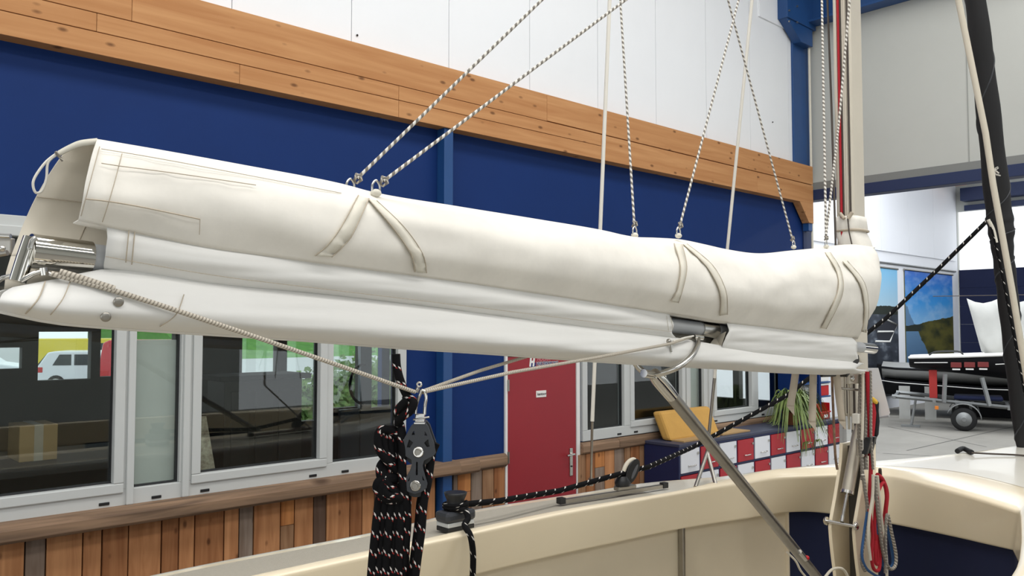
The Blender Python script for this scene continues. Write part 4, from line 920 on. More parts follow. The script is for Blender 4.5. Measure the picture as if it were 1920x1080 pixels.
coil('blue halyard coil hanging beside the red one', 'rope_blue', .009, [(1640, 905), (1644, 960), (1646, 1010), (1652, 1050), (1664, 1068), (1674, 1055), (1670, 1020), (1662, 985)], YR-.06)
coil('blue line looping lowest beside the tabernacle', 'rope_blue', .008, [(1626, 960), (1620, 1000), (1616, 1040), (1624, 1065), (1640, 1078), (1650, 1082)], YR-.06)
coil('cream halyard coil between the red loops', 'rope_cream', .0095, [(1637, 890), (1636, 930), (1630, 970), (1628, 1010), (1632, 1050)], YR-.085)
coil('cream halyard fall right of the red loops', 'rope_cream', .009, [(1645, 892), (1650, 945), (1656, 1000), (1662, 1045), (1663, 1085)], YR-.08)
# webbing straps hanging below the cover
for k, (px, lab) in enumerate((([(1492, 696), (1488, 725), (1482, 762)], 'beige webbing strap hanging in front of the spider plant'), ([(1525, 700), (1524, 750), (1523, 792)], 'beige webbing strap hanging in front of the red bins'), ([(1568, 700), (1573, 745), (1579, 790)], 'beige webbing strap hanging next to the mast'))):
    P_ = cr([onY(x, y, 2.27-.02*k) for x, y in px], 6); sd = V(.35, -.4, 0).normalized()
    MBk = MB().grid([[p-sd*.02 for p in P_], [p+sd*.02 for p in P_]]); MBk.add([P_[-1]-sd*.02, P_[-1]+sd*.02, P_[-1]+sd*.02-V(0, 0, .05)], [(0, 1, 2)])
    tag(MBk.build('webbing_strap', 'webbing_beige', None, 0, .002), lab, 'strap', 'webbing straps under the cover')
hal('reef_line', 'brown line hanging from the cover beside the right strap', [(1560, 706), (1562, 760), (1566, 850), (1570, 880)], .008, 'ledge_wood', 2.36)
tag(MB().box(*(lambda c: (c.x-.03, c.x+.03, c.y-.01, c.y+.01, c.z-.22, c.z+.2))(onY(1581, 830, 2.5))).build('side_post', 'grey_plastic'), 'slim grey post left of the mast foot', 'post')
# ================================================================== sail cover (lazy bag) round the boom
S0, S1 = sOf(onB(60, 475)), sOf(onB(1640, 662))
def row(px, al, ar, end=True):
    """picture curve on planes parallel to the boom, al..ar in front of it -> (s, a, z) samples"""
    out = []
    for i_, (x, y) in enumerate(px):
        a = al
        for _ in range(3):
            p = onB(x, y, a); f = max(0, min(1, (sOf(p)-S0)/(S1-S0))); a = al+(ar-al)*f
        if end and i_ == len(px)-1 and ar > .05: p = onB(x-36, y, 0)
        out.append((sOf(p), a, p.z))
    return out
def ev(r, s): xs = [q[0] for q in r]; return interp(xs, [q[1] for q in r], s), interp(xs, [q[2] for q in r], s)
def bpos(s, a, z): p = A+dh*s+bn*a; return V(p.x, p.y, z)
RG = [(182, 263), (300, 283), (450, 310), (640, 346), (700, 362), (850, 387), (1000, 411), (1130, 433), (1185, 445), (1230, 447), (1275, 450), (1320, 459), (1360, 468), (1420, 476), (1480, 471), (1530, 466), (1565, 461), (1600, 459), (1640, 464)]
UP = [row(RG, 0, 0),
      row([(178, 272), (400, 309), (700, 376), (1000, 424), (1280, 464), (1420, 490), (1560, 478), (1668, 480)], .030, .11),
      row([(168, 312), (400, 345), (700, 408), (1000, 458), (1280, 505), (1420, 528), (1560, 525), (1657, 522)], .070, .19),
      row([(156, 365), (400, 400), (700, 460), (1000, 505), (1280, 552), (1420, 572), (1560, 580), (1648, 580)], .085, .175),
      row([(146, 412), (200, 424), (390, 463), (560, 487), (800, 519), (1000, 548), (1265, 589), (1350, 603), (1500, 621), (1638, 636)], .055, .07)]
NSEG = 110
def taper(f): return 1 if f < .93 else math.sqrt(max(0, 1-((f-.93)/.07)**2))
def wrin(p, amp, fold=0):
    if fold: return amp*(noise.noise(Vector((p.x*.9, p.z*26+p.x*2, 5)))+.6*noise.noise(Vector((p.x*2.4, p.z*50, 2))))
    return amp*(noise.noise(Vector((p.x*2.2, p.z*9, 3)))+.5*noise.noise(Vector((p.x*6, p.z*16, 9))))
def loft(rows, n=NSEG, sgn=1, sub=6, amp=.008, tp=True, fold=0):
    g = []
    for r_i, r in enumerate(rows):
        s0, s1 = r[0][0], r[-1][0]; line = []
        for k in range(n+1):
            f = k/n; s = s0+(s1-s0)*f; a, z = ev(r, s); line.append(Vector((s, a*(taper(f) if tp else 1), z)))
        g.append(line)
    cols = []
    for k in range(n+1): cols.append(cr([g[i][k] for i in range(len(rows))], sub))
    out = []
    for v in range(len(cols[0])):
        ln = []
        for k in range(n+1):
            s, a, z = cols[k][v]; p = bpos(s, sgn*a, z)
            w_ = amp*min(1, 4*v/len(cols[0]))*(taper(k/n) if tp else 1); p += bn*sgn*wrin(p, w_, fold); ln.append(p)
        out.append(ln)
    return out
cover = thing('sail_cover', 'large cream canvas sail cover stowed along the boom', 'sail cover', A)
near = loft(UP, amp=.011)
MB().grid(near).build('near_panel', 'canvas', cover, 0, .003)
# far panel mirrored, its aft edge reaching further out
far_start = [(182, 263), (128, 279), (80, 345), (44, 420), (20, 482)]
FR = []
for i, r in enumerate(UP):
    x, y = far_start[i]; a0 = r[0][1]
    p = onB(x, y, -a0-.03*(i > 0)); s_new = min(sOf(p), r[0][0]); FR.append([(s_new, a0+.03*(i > 0), p.z)]+[q for q in r if q[0] > s_new+.35])
farp = loft(FR, sgn=-1, amp=.008)
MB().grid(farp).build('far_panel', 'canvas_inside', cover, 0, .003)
# strips that wrap the boom, left and right of the strut hoop
ST1 = [row([(200, 421), (390, 462), (560, 486), (800, 518), (1000, 547), (1268, 589)], .050, .058),
       row([(200, 445), (400, 484), (600, 515), (800, 541), (1000, 569), (1272, 606)], .062, .07),
       row([(198, 475), (400, 510), (600, 535), (800, 558), (1000, 586), (1272, 622)], .058, .066),
       row([(195, 501), (400, 530), (600, 550), (800, 573), (1000, 601), (1268, 635)], .030, .038),
       row([(205, 507), (400, 536), (600, 556), (800, 579), (1000, 606), (1262, 640)], .0, .02)]
st1 = loft(ST1, 80, 1, 8, .008, False, 1); MB().grid(st1).build('boom_flap', 'canvas_strip', cover, 0, .003)
ST2 = [row([(1362, 606), (1500, 621), (1612, 633)], .06, .062), row([(1366, 618), (1500, 634), (1618, 645)], .074, .078), row([(1360, 636), (1500, 652), (1618, 662)], .07, .074), row([(1352, 652), (1420, 665), (1500, 672), (1612, 682)], .045, .045), row([(1358, 656), (1500, 676), (1606, 686)], .0, .0)]
st2 = loft(ST2, 40, 1, 8, .008, False, 1); MB().grid(st2).build('boom_flap', 'canvas_strip', cover, 0, .003)
# lower pocket hanging below the boom
LW = [row([(24, 541), (110, 524), (200, 506), (400, 532), (600, 552), (800, 575), (1000, 601), (1268, 634), (1350, 648), (1500, 668), (1632, 682)], .028, .05),
      row([(4, 553), (110, 552), (200, 545), (400, 566), (600, 586), (800, 606), (1000, 628), (1268, 655), (1400, 668), (1500, 680), (1634, 688)], .066, .085),
      row([(-4, 568), (110, 583), (200, 588), (400, 603), (600, 618), (800, 634), (1000, 650), (1268, 673), (1400, 682), (1500, 690), (1632, 692)], .078, .09),
      row([(-8, 578), (100, 601), (200, 611), (330, 620), (560, 635), (750, 650), (900, 660), (1160, 679), (1350, 690), (1500, 699), (1600, 700), (1634, 694)], .02, .03)]
lwn = loft(LW, sub=8, amp=.008, fold=1); MB().grid(lwn).build('lower_pocket', 'canvas_strip', cover, 0, .003)
LWF = [[(s, a, z) for s, a, z in r] for r in LW]
lwf = loft(LWF, sgn=-1, amp=.004, sub=8)
MB().grid(lwf).build('lower_pocket', 'canvas_strip', cover, 0, .003)
n_ = len(lwn)-1
MB().grid([lwn[n_], [a.lerp(b, .5)-V(0, 0, .004) for a, b in zip(lwn[n_], lwf[n_])], lwf[n_]]).build('pocket_bottom', 'canvas_strip', cover, 0, .003)
# far side between upper panel and pocket
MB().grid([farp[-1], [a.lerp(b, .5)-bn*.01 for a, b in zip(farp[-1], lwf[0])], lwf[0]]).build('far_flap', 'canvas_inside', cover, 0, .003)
MB().grid([near[-1][int(NSEG*.0):], [p-bn*.03-V(0, 0, .004) for p in near[-1]]]).build('hem', 'canvas', cover, 0, .002)
# pocket behind the hoop gap
MB().add([onB(1342, 632, .0), onB(1362, 622, .06), onB(1352, 652, .045), onB(1326, 652, .0)], [(0, 1, 2, 3)]).build('gap_gusset', 'canvas_inside', cover, 0, .003)
# dense samples of the near surface, to lay bands and seams on it
samp = []
for gset, nm in ((near, 'u'), (st1, 's'), (st2, 's'), (lwn, 'l')):
    R_ = len(gset); K_ = len(gset[0])
    for i in range(R_-1):
        for k in range(K_-1):
            for fu in (0, .5):
                for fv in (0, .5):
                    p = gset[i][k].lerp(gset[i+1][k], fu).lerp(gset[i][k+1].lerp(gset[i+1][k+1], fu), fv)
                    samp.append((nm, *proj(p), p))
def surf(x, y, nm, lift=.004):
    lift += .0045
    best = sorted(((abs(q[1]-x)**2+abs(q[2]-y)**2, i) for i, q in enumerate(samp) if q[0] == nm and abs(q[1]-x) < 30 and abs(q[2]-y) < 30))[:5]
    if not best: return onB(x, y, .1)
    d = min((samp[i][3]-CAM).length for _, i in best); r_ = ray(x, y); r_.normalize()
    return CAM+r_*(d-lift)
def dens(px, n=5): return [(p.x, p.y) for p in cr([V(x, y, 0) for x, y in px], n)]
def band(Lp, Rp, nm='u'):
    l, r = dens(Lp), dens(Rp); a = [surf(x, y, nm) for x, y in l]; b = [surf(x, y, nm) for x, y in r]; c = [surf((p[0]+q[0])/2, (p[1]+q[1])/2, nm, .005) for p, q in zip(l, r)]
    bd_ = MB().grid([a, c, b]).build('band', 'webbing', cover, 0, .002)
    for e_ in (a, b): MB().tube(e_, .0016, 5).build('band_stitching', 'stitch', bd_)
band([(672, 366), (640, 425), (614, 460), (590, 480)], [(692, 372), (662, 438), (642, 463), (622, 482)])
band([(690, 372), (735, 425), (770, 475), (778, 510)], [(706, 376), (757, 425), (792, 475), (800, 512)])
band([(1264, 456), (1276, 500), (1271, 540), (1258, 565)], [(1279, 458), (1288, 500), (1281, 540), (1272, 568)])
band([(1281, 458), (1325, 500), (1350, 548), (1350, 592)], [(1288, 457), (1336, 497), (1361, 545), (1364, 590)])
band([(1547, 473), (1569, 510), (1570, 550), (1540, 615)], [(1557, 473), (1578, 510), (1579, 555), (1549, 617)])
band([(1580, 490), (1612, 532), (1621, 580), (1616, 622)], [(1589, 489), (1621, 530), (1629, 580), (1624, 624)])
def seam(px, nm, r=.0011, m='stitch'): MB().tube([surf(x, y, nm, .003) for x, y in dens(px, 6)], r, 5).build('seam', m, cover)
seam([(229, 288), (214, 345), (200, 392), (192, 416)], 'u'); seam([(187, 275), (172, 330), (152, 405)], 'u')
seam([(190, 306), (230, 312), (330, 325), (480, 347)], 'u'); seam([(190, 279), (330, 303), (640, 362)], 'u', .0009)
seam([(160, 373), (205, 378), (270, 389), (375, 411)], 'u', .0016); seam([(375, 411), (374, 440)], 'u', .0008)
seam([(242, 430), (236, 492)], 's', .0013); seam([(253, 432), (247, 496)], 's', .0013); seam([(198, 481), (400, 516), (600, 541), (900, 577), (1260, 622)], 's', .0008)
seam([(132, 527), (118, 560), (95, 590)], 'l', .0012); seam([(85, 528), (72, 560), (48, 588)], 'l', .0016); seam([(345, 552), (330, 590), (300, 612)], 'l', .0012)

for k_ in (3, 6): MB().tube([farp[v][k_]+bn*.005 for v in range(3, len(farp))], .0012, 5).build('seam', 'stitch', cover)
MB().tube([farp[14][k_]+bn*.005 for k_ in range(0, 12)], .0012, 5).build('seam', 'stitch', cover)
seam([(1258, 594), (1262, 620)], 's', .0008); seam([(1250, 592), (1254, 620)], 's', .0008)
for x, y in ((222, 566), (198, 594)):
    p = surf(x, y, 'l', .002); d = (CAM-p).normalized(); d = (d+bn*.6-V(0, 0, .3)).normalized(); MB().lathe(p, d, [(0, .0105), (.003, .0105), (.0045, .007), (.0046, .004)], 16).build('grommet', 'steel_dull', cover)
p = surf(178, 570-20, 'l', .002); MB().ball(surf(178, 527, 'l', .003), .004, 1).build('rivet', 'black_plastic', cover)
# aft tie strap and cord loop
ts = cr([onB(182, 264, .005), onB(150, 268, -.01), onB(128, 277, -.03), onB(108, 288, -.05)], 6); MB().grid([[p+V(0, 0, .006) for p in ts], [p-V(0, 0, .008) for p in ts]]).build('tie_strap', 'webbing', cover, 0, .002)
MB().tube(cr([onB(106, 288, -.05), onB(84, 306, -.05), onB(63, 338, -.05), onB(66, 360, -.05), onB(78, 358, -.05), onB(87, 335, -.05), onB(90, 305, -.05), onB(106, 290, -.05)], 6), .0028, 8).build('tie_cord', 'rope_white', cover)
MB().tube([onB(104, 284, -.045), onB(110, 292, -.045), onB(118, 302, -.045)], .003, 6).build('cord_knot', 'rope_halyard', cover)
# collar round the mast
cc = V((mx0+mx1)/2, (my0+my1)/2, 0); q = []
zc = [onY(1600, y, cc.y).z for y in (409, 418, 430, 436, 444, 454, 466, 485)]
sc_ = [1.06, 1.1, 1.14, 1.02, 1.08, 1.12, 1.1, .95]
for z, k in zip(zc, sc_):
    ring_ = []
    for j in range(36):
        t = 2*PI*j/36; w_ = 1+.05*noise.noise(Vector((math.cos(t)*3, math.sin(t)*3, z*14)))
        ex = lambda c: math.copysign(abs(c)**.55, c)
        ring_.append(V(cc.x+.098*k*w_*ex(math.cos(t)), cc.y-.33*max(0, zc[3]-z)+.068*k*w_*ex(math.sin(t)), z))
    q.append(ring_)
MB().grid(q, closed=True).build('mast_collar', 'canvas', cover, 0, .003)
MB().tube([V(cc.x+.098*1.09*(math.copysign(abs(math.cos(t))**.55, math.cos(t))), cc.y-.01+.068*1.1*(math.copysign(abs(math.sin(t))**.55, math.sin(t))), zc[3]+.004) for t in [2*PI*k/40 for k in range(40)]], .008, 6, closed=True).build('collar_strap', 'webbing_beige', cover)
p0, p1 = onY(1588, 408, my0-.03), onY(1596, 462, my0-.05); MB().tube([onX(1589, 405, mx0-.03), onX(1592, 435, mx0-.035), onX(1598, 462, mx0-.05)], .004, 6).build('zip', 'groove_dark', cover)
MB().tube([onX(1575, 400, mx0-.03), onX(1583, 410, mx0-.035)], .012, 6).build('zip_tab', 'webbing_beige', cover); MB().tube([onX(1598, 398, mx0-.03), onX(1590, 410, mx0-.035)], .012, 6).build('zip_tab', 'webbing_beige', cover)
# zip at the flap end next to the hoop
MB().tube([onB(1257, 640, .085), onB(1259, 660, .085)], .0045, 8).build('zip_puller', 'steel', cover); MB().ball(onB(1254, 640, .085), .011, 2).build('zip_slider', 'steel_dull', cover)
rope('zip_cord', 'short white cord tying the flap end to the boom hoop', 'cord', [onB(1262, 640, .08), onB(1285, 633, .075), onB(1300, 630, .06)], .004, 'rope_white')

# ================================================================== lazy jacks
def jack(lab, px, px2, t2, a=0., r=.005, sh=True):
    base = onB(px[0], px[1], a); up = atT(px2[0], px2[1], t2); d = (up-base).normalized()
    t = thing('lazy_jack', lab, 'rope', base, 'lazy jack lines of the sail cover')
    st = base+d*.03
    MB().tube([st+(up-st)*f for f in (0, .25, .5, .75, 1, 1.5, 2.2)], r, 8).build('line', 'rope_jack', t)
    MB().tube([st+Vector((math.cos(k)*.011, math.sin(k*1.7)*.009, math.sin(k)*.013)) for k in range(9)], r*.85, 6).build('knot', 'rope_halyard', t)
    sc = base-V(0, 0, .012); MB().tube(cr([sc+dh*.011-V(0, 0, .012), sc+dh*.013+V(0, 0, .015), sc+V(0, 0, .03), sc-dh*.013+V(0, 0, .015), sc-dh*.011-V(0, 0, .012)], 5), .0035, 8).build('shackle', 'steel', t)
    MB().ball(sc-V(0, 0, .006), .017, 2, (1, .8, .7)).build('loop_tab', 'webbing', t)
jack('speckled lazy jack line at the aft end, left of the pair', (657, 347), (1016, 0), 2.75, -.06)
jack('speckled lazy jack line at the aft end, right of the pair', (705, 350), (1173, 0), 3.0, .03)
jack('speckled lazy jack line right of the left white shroud', (1190, 433), (1163, 0), 3.7, -.03)
jack('speckled lazy jack line rising from the middle strap towards the right', (1272, 434), (1385, 0), 4.0, .03)
jack('speckled lazy jack line ending left of the mast, leaning left', (1488, 457), (1365, 0), 4.2, -.02)
jack('speckled lazy jack line nearest the mast, vertical', (1549, 456), (1541, 0), 4.95, .03, .007)
rope('lazy_jack_tail', 'speckled line crossing in front of the mast to the nearest shackle', 'rope', [onB(1549, 440, .03), atT(1573, 230, 4.95), atT(1594, -10, 4.9), atT(1612, -220, 4.9), atT(1640, -520, 4.9)], .0068, 'rope_jack')
rope('topping_line', 'dark thin line just left of the mast', 'rope', [atT(1567, 462, 5.15), atT(1559, 200, 5.3), atT(1551, -10, 5.4), atT(1535, -400, 5.55)], .007, 'groove_dark')

# ================================================================== mainsheet bridle, block and coiled sheet
AR = .11
ringp = onB(789, 737, AR)
br1 = [onB(96, 513, .045), onB(240, 553, .085), onB(450, 622, .105), onB(640, 687, AR), onB(778, 735, AR)]
def sagp(pts): return cr(pts, 6)
rope('boom_bridle', 'braided grey bridle from the boom end to the mainsheet block', 'rope', sagp(br1), .0056, 'rope_bridle', 8)
rope('bridle_splice', 'thick spliced end of the bridle under the boom end', 'rope', sagp([onB(112, 510, .05), onB(140, 518, .06), onB(180, 531, .07), onB(215, 542, .08)]), .0072, 'rope_bridle', 8)
rope('bridle_line', 'pale bridle line from the block to the flap end by the hoop', 'rope', [ringp+V(.005, 0, .002), onB(960, 698, .105), onB(1110, 672, .1), onB(1255, 645, .1), onB(1295, 632, .06)], .0056, 'rope_bridle', 8)
rope('bridle_line', 'pale bridle line from the block passing behind the cover', 'rope', [ringp+V(.005, 0, .004), onB(900, 695, .02), onB(1000, 665, -.05), onB(1200, 620, -.12)], .0056, 'rope_bridle', 8)
px_m = (ringp-CAM).dot(FV)/FPX
up_, rt = V(0, 0, 1), RV.copy(); nn = -V(FV.x, FV.y, 0).normalized()
def L(px, py, d=0): return ringp+rt*((px-789)*px_m)+up_*((737-py)*px_m)+nn*d
def LM(d): # local frame matrix of the block
    m = Matrix.Identity(4); m.col[0][:3] = rt; m.col[1][:3] = up_; m.col[2][:3] = nn; o = L(785, 840, d); m.col[3][:3] = o; return m
bl = thing('mainsheet_block', 'black fiddle block with two sheaves hanging from the bridle', 'block', L(786, 925))
K = 160/691.
loc = lambda x, y: ((700+x*K-785)*px_m, (840-(700+y*K))*px_m)
outer = [(352, 388), (425, 388), (450, 420), (500, 560), (510, 630), (500, 645), (420, 688), (408, 730), (415, 770), (446, 870), (440, 905), (400, 935), (350, 950), (300, 935), (256, 900), (252, 872), (312, 770), (328, 720), (322, 680), (245, 635), (238, 605), (262, 520), (320, 415)]
hl = [[(345, 450), (350, 490), (315, 492), (330, 460)], [(425, 450), (445, 480), (450, 498), (420, 495)], [(300, 518), (338, 545), (310, 590), (278, 588)], [(455, 515), (470, 580), (440, 588), (418, 548)],
      [(356, 698), (374, 698), (376, 800), (364, 815), (352, 800)], [(318, 790), (308, 850), (284, 860)], [(402, 790), (432, 850), (408, 850)]]
me = plate([loc(*p) for p in outer], [[loc(*p) for p in h] for h in hl], .006, .0012)
for d in (.024, -.024): mesh_obj('cheek', me, 'dark_plastic', bl, LM(d))
for cx, cy, r in ((375, 622, 118), (353, 888, 98)):
    x, y = loc(cx, cy); c = LM(0) @ V(x, y, 0); rr_ = r*K*px_m
    shv = MB().lathe(c-nn*.014, nn, [(0, rr_), (.003, rr_), (.012, rr_*.84), (.016, rr_*.84), (.025, rr_), (.028, rr_)], 30).build('sheave', 'black_plastic', bl)
    MB().lathe(c+nn*.026, nn, [(0, .0155), (.003, .0155), (.0045, .013)], 24).build('axle', 'chrome', shv); MB().tube([c+nn*.0315+rt*.009*math.cos(t)+up_*.009*math.sin(t) for t in [k*.4 for k in range(12)]], .0018, 6).build('axle_ring', 'steel_dull', shv)
    MB().lathe(c-nn*.034, nn, [(0, .008), (.07, .008)], 10).build('pin', 'steel_dull', bl)
hb = L(788, 783); MB().obox(hb, rt*.013, up_*.012, nn*.012).build('head_post', 'steel', bl, .003); MB().obox(L(789, 791), rt*.015, up_*.002, nn*.03).build('head_plate', 'steel', bl); MB().tube([L(776, 786, .012), L(806, 781, .012)], .003, 6).build('split_pin', 'steel', bl)
skl = thing('shackle', 'steel bow shackle between the bridle and the black block', 'shackle', L(792, 778))
MB().tube(cr([L(779, 776, .0), L(780, 762, .0), L(784, 748), L(788, 738), L(791, 732), L(796, 735), L(799, 746), L(797, 760), L(796, 777)], 5), .0045, 8).build('bow', 'chrome', skl)
MB().tube([L(786+4*math.cos(t), 721-4*math.sin(t)) for t in [2*PI*k/14 for k in range(14)]], .003, 6, closed=True).build('pin_eye', 'chrome', skl); MB().tube([L(784, 727), L(780, 735)], .006, 8).build('pin', 'steel', skl)
# coiled mainsheet
ms = MB(); RR = 8.0*px_m
def strand(px, r=RR): ms.tube(cr([L(*p) for p in px], 6), r, 10)
strand([(742, 664, .0), (744, 690, .0), (753, 718, .01), (766, 742, .02), (778, 752, .03), (772, 768, .035), (756, 780, .03), (748, 790, .02), (752, 800, .0), (756, 840, 0), (748, 880, 0)])
strand([(758, 742, -.01), (768, 752, -.02), (762, 770, -.01), (748, 778, .01), (750, 765, .03), (766, 748, .03)])
for k in range(4):
    o = k*9.5; dz = .03-k*.014
    strand([(752, 850, -.02), (744+o*.2, 812, dz-.02), (722+o*.7, 802+k*1.5, dz), (713+o, 812+k*2, dz+.005), (716+o, 838+k*4, dz+.01), (732+o*.6, 862+k*3, dz+.0), (746, 880, dz-.02)], RR*.95)
for k in range(3):
    o = k*12; strand([(757, 885, -.01), (728+o*.4, 862+k*5, .0), (716+o*.5, 872+k*8, .025), (722+o*.5, 898+k*4, .03), (748, 918, .02), (760, 922, -.01)], RR*.95)
for k in range(3):
    o = k*13; strand([(758, 900, -.01), (735, 890+k*3, .02), (715+o*.4, 896+k*7, .035), (712+o*.8, 912+k*5, .035), (728+o, 928, .03), (744, 936, .01), (752, 930, -.02)], RR*.95)
xs = [709, 721, 733, 745, 754]
for k, x0 in enumerate(xs):
    strand([(x0+10-k*2, 905, .012-.008*(k % 2)), (x0+4, 940, .016), (x0-2, 1000, .018-.01*(k % 2)), (x0-6+(k-2)*1.5, 1080, .015), (x0-6+(k-2)*2.5, 1180, .01), (x0-3+(k-2), 1235, 0), (x0+6, 1250, -.012), (x0+8, 1230, -.026), (x0+4, 1120, -.03), (x0+8, 960, -.03), (x0+10, 905, -.02)])
strand([(752, 800, .01), (757, 835, .02), (757, 880, .022), (762, 930, .02), (766, 970, .01), (760, 1040, .005), (752, 1120, .0), (748, 1200, .0)])
strand([(818, 830, .0), (810, 850, .0), (806, 880, 0), (803, 905, .01), (796, 940, .012), (792, 990, .012), (784, 1050, .012), (778, 1110, .01), (776, 1220, .01)])
strand([(800, 920, -.01), (790, 935, -.01), (785, 985, -.008), (777, 1050, -.008), (771, 1110, -.01), (768, 1220, -.01)])
tag(ms.build('mainsheet', 'rope_black'), 'thick black flecked mainsheet coiled and hung beside the block', 'rope')

# fitting at the left edge behind the cover
ft = thing('stern_fitting', 'polished steel fitting at the left edge behind the cover', 'fitting', atT(5, 470, 2.3))
MB().tube([atT(-40, 441, 2.3), atT(20, 443, 2.3)], .007, 10).build('rail', 'chrome', ft); MB().obox(atT(2, 462, 2.34), RV*.035, V(0, 0, .024), V(FV.x, FV.y, 0)*.01).build('plate', 'steel_dull', ft, .004); MB().ball(atT(4, 466, 2.28), .009, 2).build('bolt', 'chrome', ft); MB().tube([atT(-30, 482, 2.3), atT(14, 474, 2.3)], .008, 8).build('lever', 'steel_dull', ft)

# ================================================================== furled jib, forestay rope
fj = thing('furled_jib', 'black furled jib rolled on the forestay at the right edge', 'sail', atT(1912, 800, 6.95))
pts = [atT(x, y, t) for x, y, t in ((1745, -520, 5.9), (1803, -160, 6.2), (1829, 0, 6.3), (1852, 200, 6.45), (1871, 380, 6.6), (1877, 430, 6.62), (1880, 470, 6.65), (1888, 540, 6.7), (1900, 660, 6.8), (1912, 800, 6.95), (1918, 850, 7.0))]
rs = [.06, .07, .072, .084, .094, .094, .078, .076, .07, .05, .03]
pp = cr(pts, 8); rr_ = [interp(list(range(len(rs))), rs, k/8)*(1+.04*math.sin(k*1.1)) for k in range(len(pp))]
MB().tube(pp, rr_, 20).build('rolled_sail', 'furl_black', fj)
hx_ = []
for k in range(0, len(pp)*4):
    f = k/4; i = min(int(f), len(pp)-2); c = pp[i].lerp(pp[i+1], f-i); a = k*.16; hx_.append(c+(RV*math.cos(a)-V(FV.x, FV.y, 0)*math.sin(a))*rr_[i]*1.005)
MB().tube(hx_, .006, 5).build('wrap_edge', 'dark_plastic', fj)
MB().tube(cr([atT(1853, 412, 6.5), atT(1862, 430, 6.5), atT(1868, 455, 6.5)], 4), .014, 8).build('clew', 'webbing', fj)
MB().tube([atT(1868, 322, 6.4)+Vector((math.cos(k*1.3)*.03, math.sin(k*2.1)*.02, math.sin(k*.9)*.03)) for k in range(12)], .006, 6).build('tie_knot', 'rope_white', fj); 
rope('jib_sheet_fall', 'dark sheet fall running down along the furled jib', 'rope', [atT(1856, 412, 6.5), atT(1872, 480, 6.5), atT(1890, 570, 6.5), atT(1908, 665, 6.5), atT(1926, 760, 6.5)], .011, 'rope_sheet')
rope('cream_stay', 'thick cream rope slanting in front of the furled jib', 'rope', [atT(1700, -470, 5.8), atT(1797, 0, 6.0), atT(1848, 250, 6.05), atT(1862, 345, 6.07), atT(1897, 540, 6.1), atT(1922, 690, 6.15), atT(1945, 840, 6.3)], .022, 'rope_cream', 10)
rope('deck_rope', 'black rope end lying on the foredeck', 'rope', cr([onZ(1795, 846, 1.375), onZ(1805, 841, 1.38), onZ(1815, 845, 1.37), onZ(1822, 848, 1.37)], 4), .02, 'furl_black')
rope('deck_line', 'thin dark line along the foredeck edge', 'rope', cr([onZ(1822, 849, 1.37), onZ(1860, 851, 1.365), onZ(1905, 853, 1.365), onZ(1960, 858, 1.365)], 4), .007, 'groove_dark')

# white sail panel and life jackets beyond the mast
ws = [onX(1612, 690, 10.46), onX(1647, 690, 10.46), onX(1669, 774, 10.46), onX(1667, 779, 10.46), onX(1612, 788, 10.46)]
wsl = thing('hanging_sail', 'white sailcloth corner hanging behind the mast', 'sail', ws[-1]); MB().prism(ws, V(.3, .25, 0).normalized()*.012).build('cloth', 'sail_white', wsl, .002); MB().tube([ws[0]-V(0, -.05, 0), V(ws[0].x, ws[0].y+.05, 4.07)], .008, 6).build('hanging_line', 'rope_white', wsl); MB().tube([ws[4]+V(0, 0, -.005), ws[3]+V(0, 0, -.005)], .012, 6).build('batten', 'grey_plastic', wsl)
lj = thing('life_jacket', 'red black and yellow life jacket hanging beside the mast', 'life jacket', atT(1640, 825, 10.3))
def blob(px, t, d, m, nm): MB().prism([atT(x, y, t) for x, y in px], V(FV.x, FV.y, 0)*d).build(nm, m, lj, .03)
blob([(1632, 748), (1642, 752), (1645, 775), (1643, 800), (1640, 830), (1630, 835)], 10.3, .12, 'jacket_red', 'vest_front'); blob([(1640, 755), (1650, 752), (1649, 770), (1651, 790), (1649, 815), (1644, 824), (1641, 815)], 10.38, .14, 'jacket_black', 'vest_side'); blob([(1634, 743), (1641, 746), (1649, 753), (1646, 760), (1636, 754)], 10.27, .1, 'jacket_yellow', 'collar')
MB().tube([atT(1642, 824, 10.38), atT(1641, 848, 10.38)], .004, 5).build('strap', 'jacket_black', lj)
MB().tube([onX(1612, 352, 10.45), onX(1613, 700, 10.45), atT(1637, 748, 10.32)], .006, 6).build('hanger', 'jacket_black', lj)

# ================================================================== boats in the next hall
gw = onZ(1808, 808, 0); Fh = V(FV.x, FV.y, 0).normalized(); c30, s30 = math.cos(.5), math.sin(.5)
tdir = RV*c30-Fh*s30; tnn = -(Fh*c30+RV*s30)          # along the trailer, and its side facing the viewer
def T(a, b, z): return gw+tdir*a-tnn*b+V(0, 0, z)
tr = thing('boat_trailer', 'galvanised boat trailer with one wheel in view under the black boat', 'trailer', gw)
for b in (.15, 1.55): MB().tube([T(-1.5, b, .72), T(.6, b, .58), T(2.6, b, .45)], .045, 4, smooth=False).build('chassis_beam', 'galvanised', tr)
for a, z in ((-1.45, .7), (-.6, .64), (.9, .54), (2.2, .46)): MB().obox(T(a, .85, z), tdir*.035, tnn*.78, V(0, 0, .035)).build('cross_beam', 'galvanised', tr, .006)
MB().obox(T(0, .85, .28), tdir*.04, tnn*.85, V(0, 0, .04)).build('axle', 'galvanised', tr)
for a in (-.28, .28): MB().obox(T(a*.5, .12, .46), tdir*.03, tnn*.03, V(0, 0, .16)).build('axle_hanger', 'galvanised', tr)
